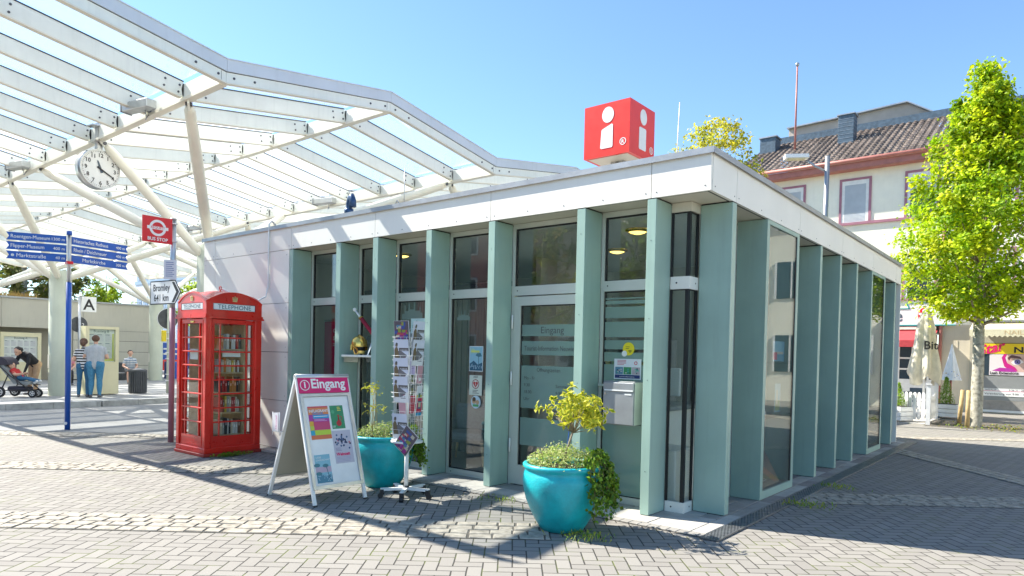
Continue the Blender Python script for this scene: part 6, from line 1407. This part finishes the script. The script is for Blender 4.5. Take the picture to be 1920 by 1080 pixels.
for k in range(9): ppoly(m, o, X_, Z_, [(.62+.035*k, .53), (.63+.035*k, .53), (.60+.045*k, .64)], (.02, .01, .01), .005)
m.mat = 'ink_black'; m.text('Lash Extensions', o+V((.02, -.006, .035)), X_, Z_, .125, sx=1.0, bold=.004); m.build('eye_poster', t)
m = MB('sign_white'); m.box(.12, 2.05, -.02, -.012, .60, .86); m.mat = 'magenta'; m.box(.12, 2.05, -.023, -.020, .77, .78); m.mat = 'ink_black'; m.text('0152 - 56039229', (.22, -.021, .79), X_, Z_, .085); m.text('0 26 31 - 28', (1.15, -.021, .79), X_, Z_, .085); m.text('in nach Vereinbarung von 9.00 - 18', (.14, -.021, .65), X_, Z_, .095, sx=1.1); m.build('phone_band', t)
t = thing('awning', 'cream awning with scalloped valance lettered NAILS above the shop front', 'awning', (.1, Yh-.1, 3.0))
m = MB('awning_cream'); m.prism([(0, -.1, .08), (0, -1.0, -.15), (0, -1.0, -.17), (0, -.1, .05)], (1.95, 0, 0))
for k in range(14): m.prism([(.14*k, -1.0, -.16), (.14*(k+1), -1.0, -.16), (.14*(k+1), -1.0, -.36), (.14*(k+.5), -1.0, -.42), (.14*k, -1.0, -.36)], (0, -.01, 0))
m.build('fabric', t); m = MB('sign_white'); m.mat = 'wood_light'; m.text('NAILS', (.95, -1.012, -.33), X_, Z_, .2, sx=1.2); m.build('lettering', t)
# neighbour roof at the frame edge
t = thing('neighbouring_house', 'neighbouring cream house with steep tiled roof behind the green street tree', 'building', (2.1, 20.6, 0))
m = MB('render_cream'); m.box(0, 9, 2.0, 11, 0, 9.4); m.build('wall', t); m = MB('roof_tile'); m.prism([(-.15, 1.4, 9.4), (-.15, 5.5, 13.0), (-.15, 5.5, 12.85), (-.15, 1.4, 9.25)], (9.3, 0, 0)); m.build('roof', t)
m = MB('gutter_red'); m.box(-.1, 9.1, 1.3, 1.5, 9.15, 9.3); m.build('gutter', t)
for x in (1.0, 3.4, 5.8):
    for z in (1.2, 4.2, 7.0): m = MB('window_dark'); m.box(x, x+1.2, 1.96, 2.0, z, z+1.5); w = m.build('window', t); m = MB('white_paint'); m.box(x-.08, x, 1.93, 2.0, z, z+1.5); m.box(x+1.2, x+1.28, 1.93, 2.0, z, z+1.5); m.box(x+.57, x+.63, 1.94, 1.96, z, z+1.5); m.build('frame', w)
# mast and street lamp
t = thing('roof_mast', 'thin rust-red mast standing on the tiled roof', 'mast', (-6.87, 24.9, 10.5)); m = MB('gutter_red'); m.tube((0, 0, 0), (0, 0, 4.1), .05, .035, 8); m.mat = 'zinc'; m.sphere((0, 0, 4.15), .09, 10, 6); m.build('pole', t)
t = thing('street_lamp', 'grey street lamp with flat lantern rising behind the kiosk roof', 'street lamp', (-2.45, 13.2, 0))
m = MB('zinc'); m.tube((0, 0, 0), (0, 0, 3.2), .085, n=12); m.tube((0, 0, 3.2), (0.02, 0, 7.12), .06, n=12); m.build('pole', t)
u = V((-.86, -.5, 0)).normalized(); m = MB('zinc'); m.path([V((0, 0, 6.72)), u*.28+Z_*6.86, u*.5+Z_*7.02], .03, 8); m.build('arm', t)
m = MB('white_metal'); c0 = u*.78+Z_*7.12; m.obox(c0, u, u.cross(Z_), Z_+u*.1, .30, .14, .05); m.mat = 'awning_cream'; m.obox(c0-Z_*.055, u, u.cross(Z_), Z_, .22, .10, .02); m.build('lantern', t)
# ------------------------------------------------------------------ terrace in front of the pub
t = thing('picket_fence', 'white picket fence with rounded tops in front of the pub terrace', 'fence', (-1.0, 15.75, 0), radians(-26))
for k in range(7):
    m = MB('white_paint'); x = .06+.125*k; m.prism([(x, 0, .10), (x+.085, 0, .10), (x+.085, 0, .80), (x+.07, 0, .84), (x+.0425, 0, .855), (x+.015, 0, .84), (x, 0, .80)], (0, .022, 0)); m.build('picket', t)
m = MB('white_paint'); m.box(0, .9, .023, .055, .24, .30); m.box(0, .9, .023, .055, .62, .68); m.build('rail', t)
t = thing('fence_gate', 'open white picket gate with post between the two planter boxes', 'gate', (-.17, 15.05, 0), radians(93))
m = MB('white_paint'); m.box(-.05, .05, -.05, .05, 0, 1.08); m.box(-.07, .07, -.07, .07, 1.08, 1.11); m.box(2.3, 2.4, -.05, .05, 0, 1.15); m.box(2.28, 2.42, -.07, .07, 1.15, 1.18); m.build('post', t)
for k in range(16): m = MB('white_paint'); x = .1+.135*k; h = .84-.1*sin(pi*k/15); m.box(x, x+.09, -.012, .012, .10, h); m.build('picket', t)
m = MB('white_paint'); m.box(.05, 2.3, .013, .045, .22, .28); m.box(.05, 2.3, .013, .045, .6, .66); m.build('rail', t)
def thuja(loc, lb, lb2, h, w, pal, rz):
    t = thing('planter_box', lb, 'planter box', loc, rz, 'white wooden planter boxes at the pub terrace'); m = MB('white_paint')
    for k in range(3): m.bbox(-.27*w, .27*w, -.27, .27, .06+.125*k, .175+.125*k, .008)
    m.box(-.24*w, .24*w, -.24, .24, .43, .44); m.mat = 'soil'; m.box(-.24*w, .24*w, -.24, .24, .44, .446); m.build('box', t)
    t = thing('conifer', lb2, 'shrub', V(loc)+Z_*.44, 0, 'small conifers in the planter boxes'); m = MB('leaf')
    for k in range(1500):
        u = R.random()**1.3; r = .20*w*(1-u)**.8*R.uniform(.3, 1.05)+.01; a = R.uniform(0, 6.28); m.col = vary(R.choice(pal), .25); leaf(m, V((r*cos(a), r*sin(a), .03+h*u)), .05, V((cos(a), sin(a), .8)), .4)
    m.build('foliage', t); m = MB('bark'); m.tube((0, 0, 0), (0, 0, h*.8), .015, .005, 6); m.build('stem', t)
thuja((-.95, 15.45, 0), 'white wooden planter box at the fence beside the last kiosk fin', 'light green cone-shaped conifer beside the last kiosk fin', .62, 1, [(.24, .42, .04), (.32, .48, .06), (.15, .3, .04)], radians(-26))
thuja((-.14, 18.2, 0), 'white wooden planter box in front of the beige wall pier', 'dark green conifer in the planter before the beige wall pier', .78, 1.25, [(.05, .18, .04), (.08, .25, .05), (.14, .3, .05)], 0)
t = thing('folded_parasol', 'large folded cream parasol with dark lettering above the pub terrace', 'parasol', (-.62, 17.4, 0))
m = MB('white_metal'); m.tube((0, 0, 0), (0, 0, 3.3), .035, n=10); m.build('pole', t)
m = MB('canvas'); m.smooth = True; n = 32; rows = []
for j, (z, r, w) in enumerate([(3.32, .02, 0), (3.1, .14, .1), (2.7, .22, .18), (2.2, .26, .24), (1.7, .33, .30), (1.35, .36, .36), (1.15, .30, .5)]):
    rows.append([m._v((r*(1+w*cos(6*a+j*.25))*cos(a), r*(1+w*cos(6*a+j*.25))*sin(a), z-(.16*cos(3*a) if j == 6 else 0)-(.06*cos(3*a) if j == 5 else 0))) for a in [2*pi*k/n for k in range(n)]])
for A, B in zip(rows, rows[1:]):
    for k in range(n): m.face((A[k], A[(k+1) % n], B[(k+1) % n], B[k]))
m.smooth = False; m.build('canvas', t)
m = MB('gasket'); nn = V((.42, -.9, 0)).normalized(); rt = nn.cross(Z_)*-1; rt = Z_.cross(nn); m.text('Bit', nn*.38-rt*.16+Z_*2.08, rt, Z_, .34, bold=.006); m.build('lettering', t)
t = thing('folded_parasol', 'small folded white and blue patterned parasol right of the cream one', 'parasol', (-.16, 19.4, 0))
m = MB('gutter_red'); m.tube((0, 0, 0), (0, 0, 1.3), .03, n=8); m.build('pole', t)
m = MB('canvas_white'); m.smooth = True; rows = []
for j, (z, r, w) in enumerate([(2.3, .01, 0), (2.1, .05, .1), (1.8, .11, .15), (1.5, .17, .2), (1.15, .24, .22)]): rows.append([m._v((r*(1+w*cos(5*a))*cos(a), r*(1+w*cos(5*a))*sin(a), z)) for a in [2*pi*k/24 for k in range(24)]])
for A, B in zip(rows, rows[1:]):
    for k in range(24): m.face((A[k], A[(k+1) % 24], B[(k+1) % 24], B[k]))
m.smooth = False; m.mat = 'print'
for k in range(40): a = R.uniform(0, 6.28); z = R.uniform(1.2, 1.45); r = .24-.19*(z-1.15)*.9+.035; m.col = R.choice([(.1, .2, .5), (.5, .35, .1), (.3, .4, .6)]); d = V((cos(a), sin(a), 0)); m.obox(d*r+Z_*z, d, d.cross(Z_), Z_, .002, .012, .012)
m.build('canvas', t)
for k, (x, y, h, tl, lb) in enumerate(((.42, 16.2, .95, .06, 'leaning wooden stake left of the street tree'), (.72, 15.0, .98, .01, 'wooden stake directly before the trunk of the street tree'))):
    t = thing('tree_stake', lb, 'stake', (x, y, 0), 0, 'wooden stakes at the street tree'); m = MB('stake_wood'); m.tube((0, 0, 0), (tl, 0, h), .055, .05, 12); m.build('post', t)
for k, (x, y) in enumerate(((-1.6, 18.6), (-2.6, 18.0))):
    t = thing('terrace_table', ('dark terrace table with pink flowers behind the picket fence', 'dark terrace table farther left behind the picket fence')[k], 'table', (x, y, 0), 0, 'terrace tables'); m = MB('slate'); m.bbox(-.4, .4, -.4, .4, .71, .75, .01); m.build('table_top', t)
    for sx in (-.34, .34):
        for sy in (-.34, .34): m = MB('zinc'); m.tube((sx, sy, 0), (sx, sy, .71), .02, n=6); m.build('leg', t)
t = thing('table_flowers', 'small pink flowers in a pot on the terrace table', 'flowers', (-1.6, 18.6, .752)); m = MB('leaf')
for k in range(60): m.col = (.6, .1, .14) if k % 2 else (.1, .25, .04); leaf(m, V((R.gauss(0, .05), R.gauss(0, .05), R.uniform(.08, .2))), .06)
m.build('blossoms', t); m = MB('white_paint'); m.lathe([(.001, 0), (.05, 0), (.07, .1)], n=14); m.build('pot', t)
for k, (x, y, rz) in enumerate(((-1.0, 18.9, 100), (-2.1, 19.1, 80), (-3.1, 18.6, 60))):
    lb = ['dark terrace chair nearest the gate', 'dark terrace chair between the two terrace tables', 'dark terrace chair at the far left of the terrace'][k]
    t = thing('terrace_chair', lb, 'chair', (x, y, 0), radians(rz), 'dark chairs on the pub terrace'); m = MB('slate'); m.bbox(-.22, .22, -.22, .22, .43, .46, .01); m.build('seat', t); m = MB('slate'); m.bbox(-.24, -.2, -.22, .22, .5, .88, .01); m.build('backrest', t)
    for sx in (-.2, .2):
        for sy in (-.2, .2): m = MB('zinc'); m.tube((sx, sy, 0), (sx, sy, .45 if sx > 0 else .86), .014, n=6); m.build('leg', t)
g = MB('soil'); g.mat = 'joint_sand'; g.prism([(-.2, 14.7, .001), (4, 14.6, .001), (4, 17.5, .001), (-.2, 17.5, .001)], (0, 0, .006)); struct(g, 'tree_bed')
g = MB('slab_light'); g.prism([(-8, 16.2, .001), (-.25, 15.0, .001), (-.25, 22.4, .001), (-8, 22.4, .001)], (0, 0, .03)); struct(g, 'pavement')
t = thing('fallen_leaves', 'dry fallen leaves and grass tufts on the bed round the street tree', 'leaves', (1, 15.6, .01)); tag(t, kind='stuff'); m = MB('leaf')
for k in range(500): m.col = vary(R.choice([(.4, .3, .06), (.2, .3, .04), (.35, .22, .08), (.12, .22, .03)]), .3); leaf(m, V((R.gauss(.5, .9), R.gauss(0, .6), R.uniform(0, .03))), .06, Z_)
m.build('leaves', t)
# ------------------------------------------------------------------ across the square: seen only as reflections in the panes
def block(name, lb, loc, w, h, mat, nx, nz, roof='roof_tile', rz=0):
    t = thing(name, lb, 'building', loc, rz); m = MB(mat); m.box(0, w, -8, 0, 0, h); m.build('wall', t)
    m = MB(roof); m.prism([(-.3, .4, h), (-.3, -4, h+3), (-.3, -8.4, h)], (w+.6, 0, 0)); m.build('roof', t)
    for i in range(nx):
        for j in range(nz):
            x = (i+.5)*w/nx-.55; z = 1.0+3.0*j; m = MB('white_paint'); m.box(x-.1, x+1.2, 0, .05, z-.1, z+1.7); wd = m.build('window', t); m = MB('window_dark'); m.box(x, x+.52, .05, .06, z, z+1.6); m.box(x+.58, x+1.1, .05, .06, z, z+1.6); m.build('pane', wd)
block('pink_house', 'pink rendered house across the square, mirrored in the left panes', (-34, -20, 0), 15.5, 9.5, 'render_pink', 6, 3)
block('beige_house', 'beige house across the square, mirrored in the entrance panes', (-18, -22, 0), 14, 8, 'render_beige', 5, 2)
block('white_house', 'white house across the street, mirrored in the showcase windows', (24, 40, 0), 34, 9, 'render_cream', 12, 3, rz=radians(-90))
tree('lime_tree', 'broad leafy tree across the square, mirrored in the entrance door', (-12.5, -13.5, 0), 8.5, 2.4, [(0, .8), (.2, 2.2), (.5, 2.5), (.8, 1.6), (1, .2)], 4500, .2, [(.2, .28, .05), (.12, .2, .03), (.35, .33, .06), (.4, .25, .08)], .2, 30)
tree('lime_tree', 'leafy tree across the square, mirrored in the pane above the letter box', (-9.2, -14.5, 0), 8, 2.4, [(0, .8), (.3, 1.8), (.6, 1.8), (1, .2)], 3200, .2, [(.1, .18, .03), (.16, .24, .04)], .18, 24)
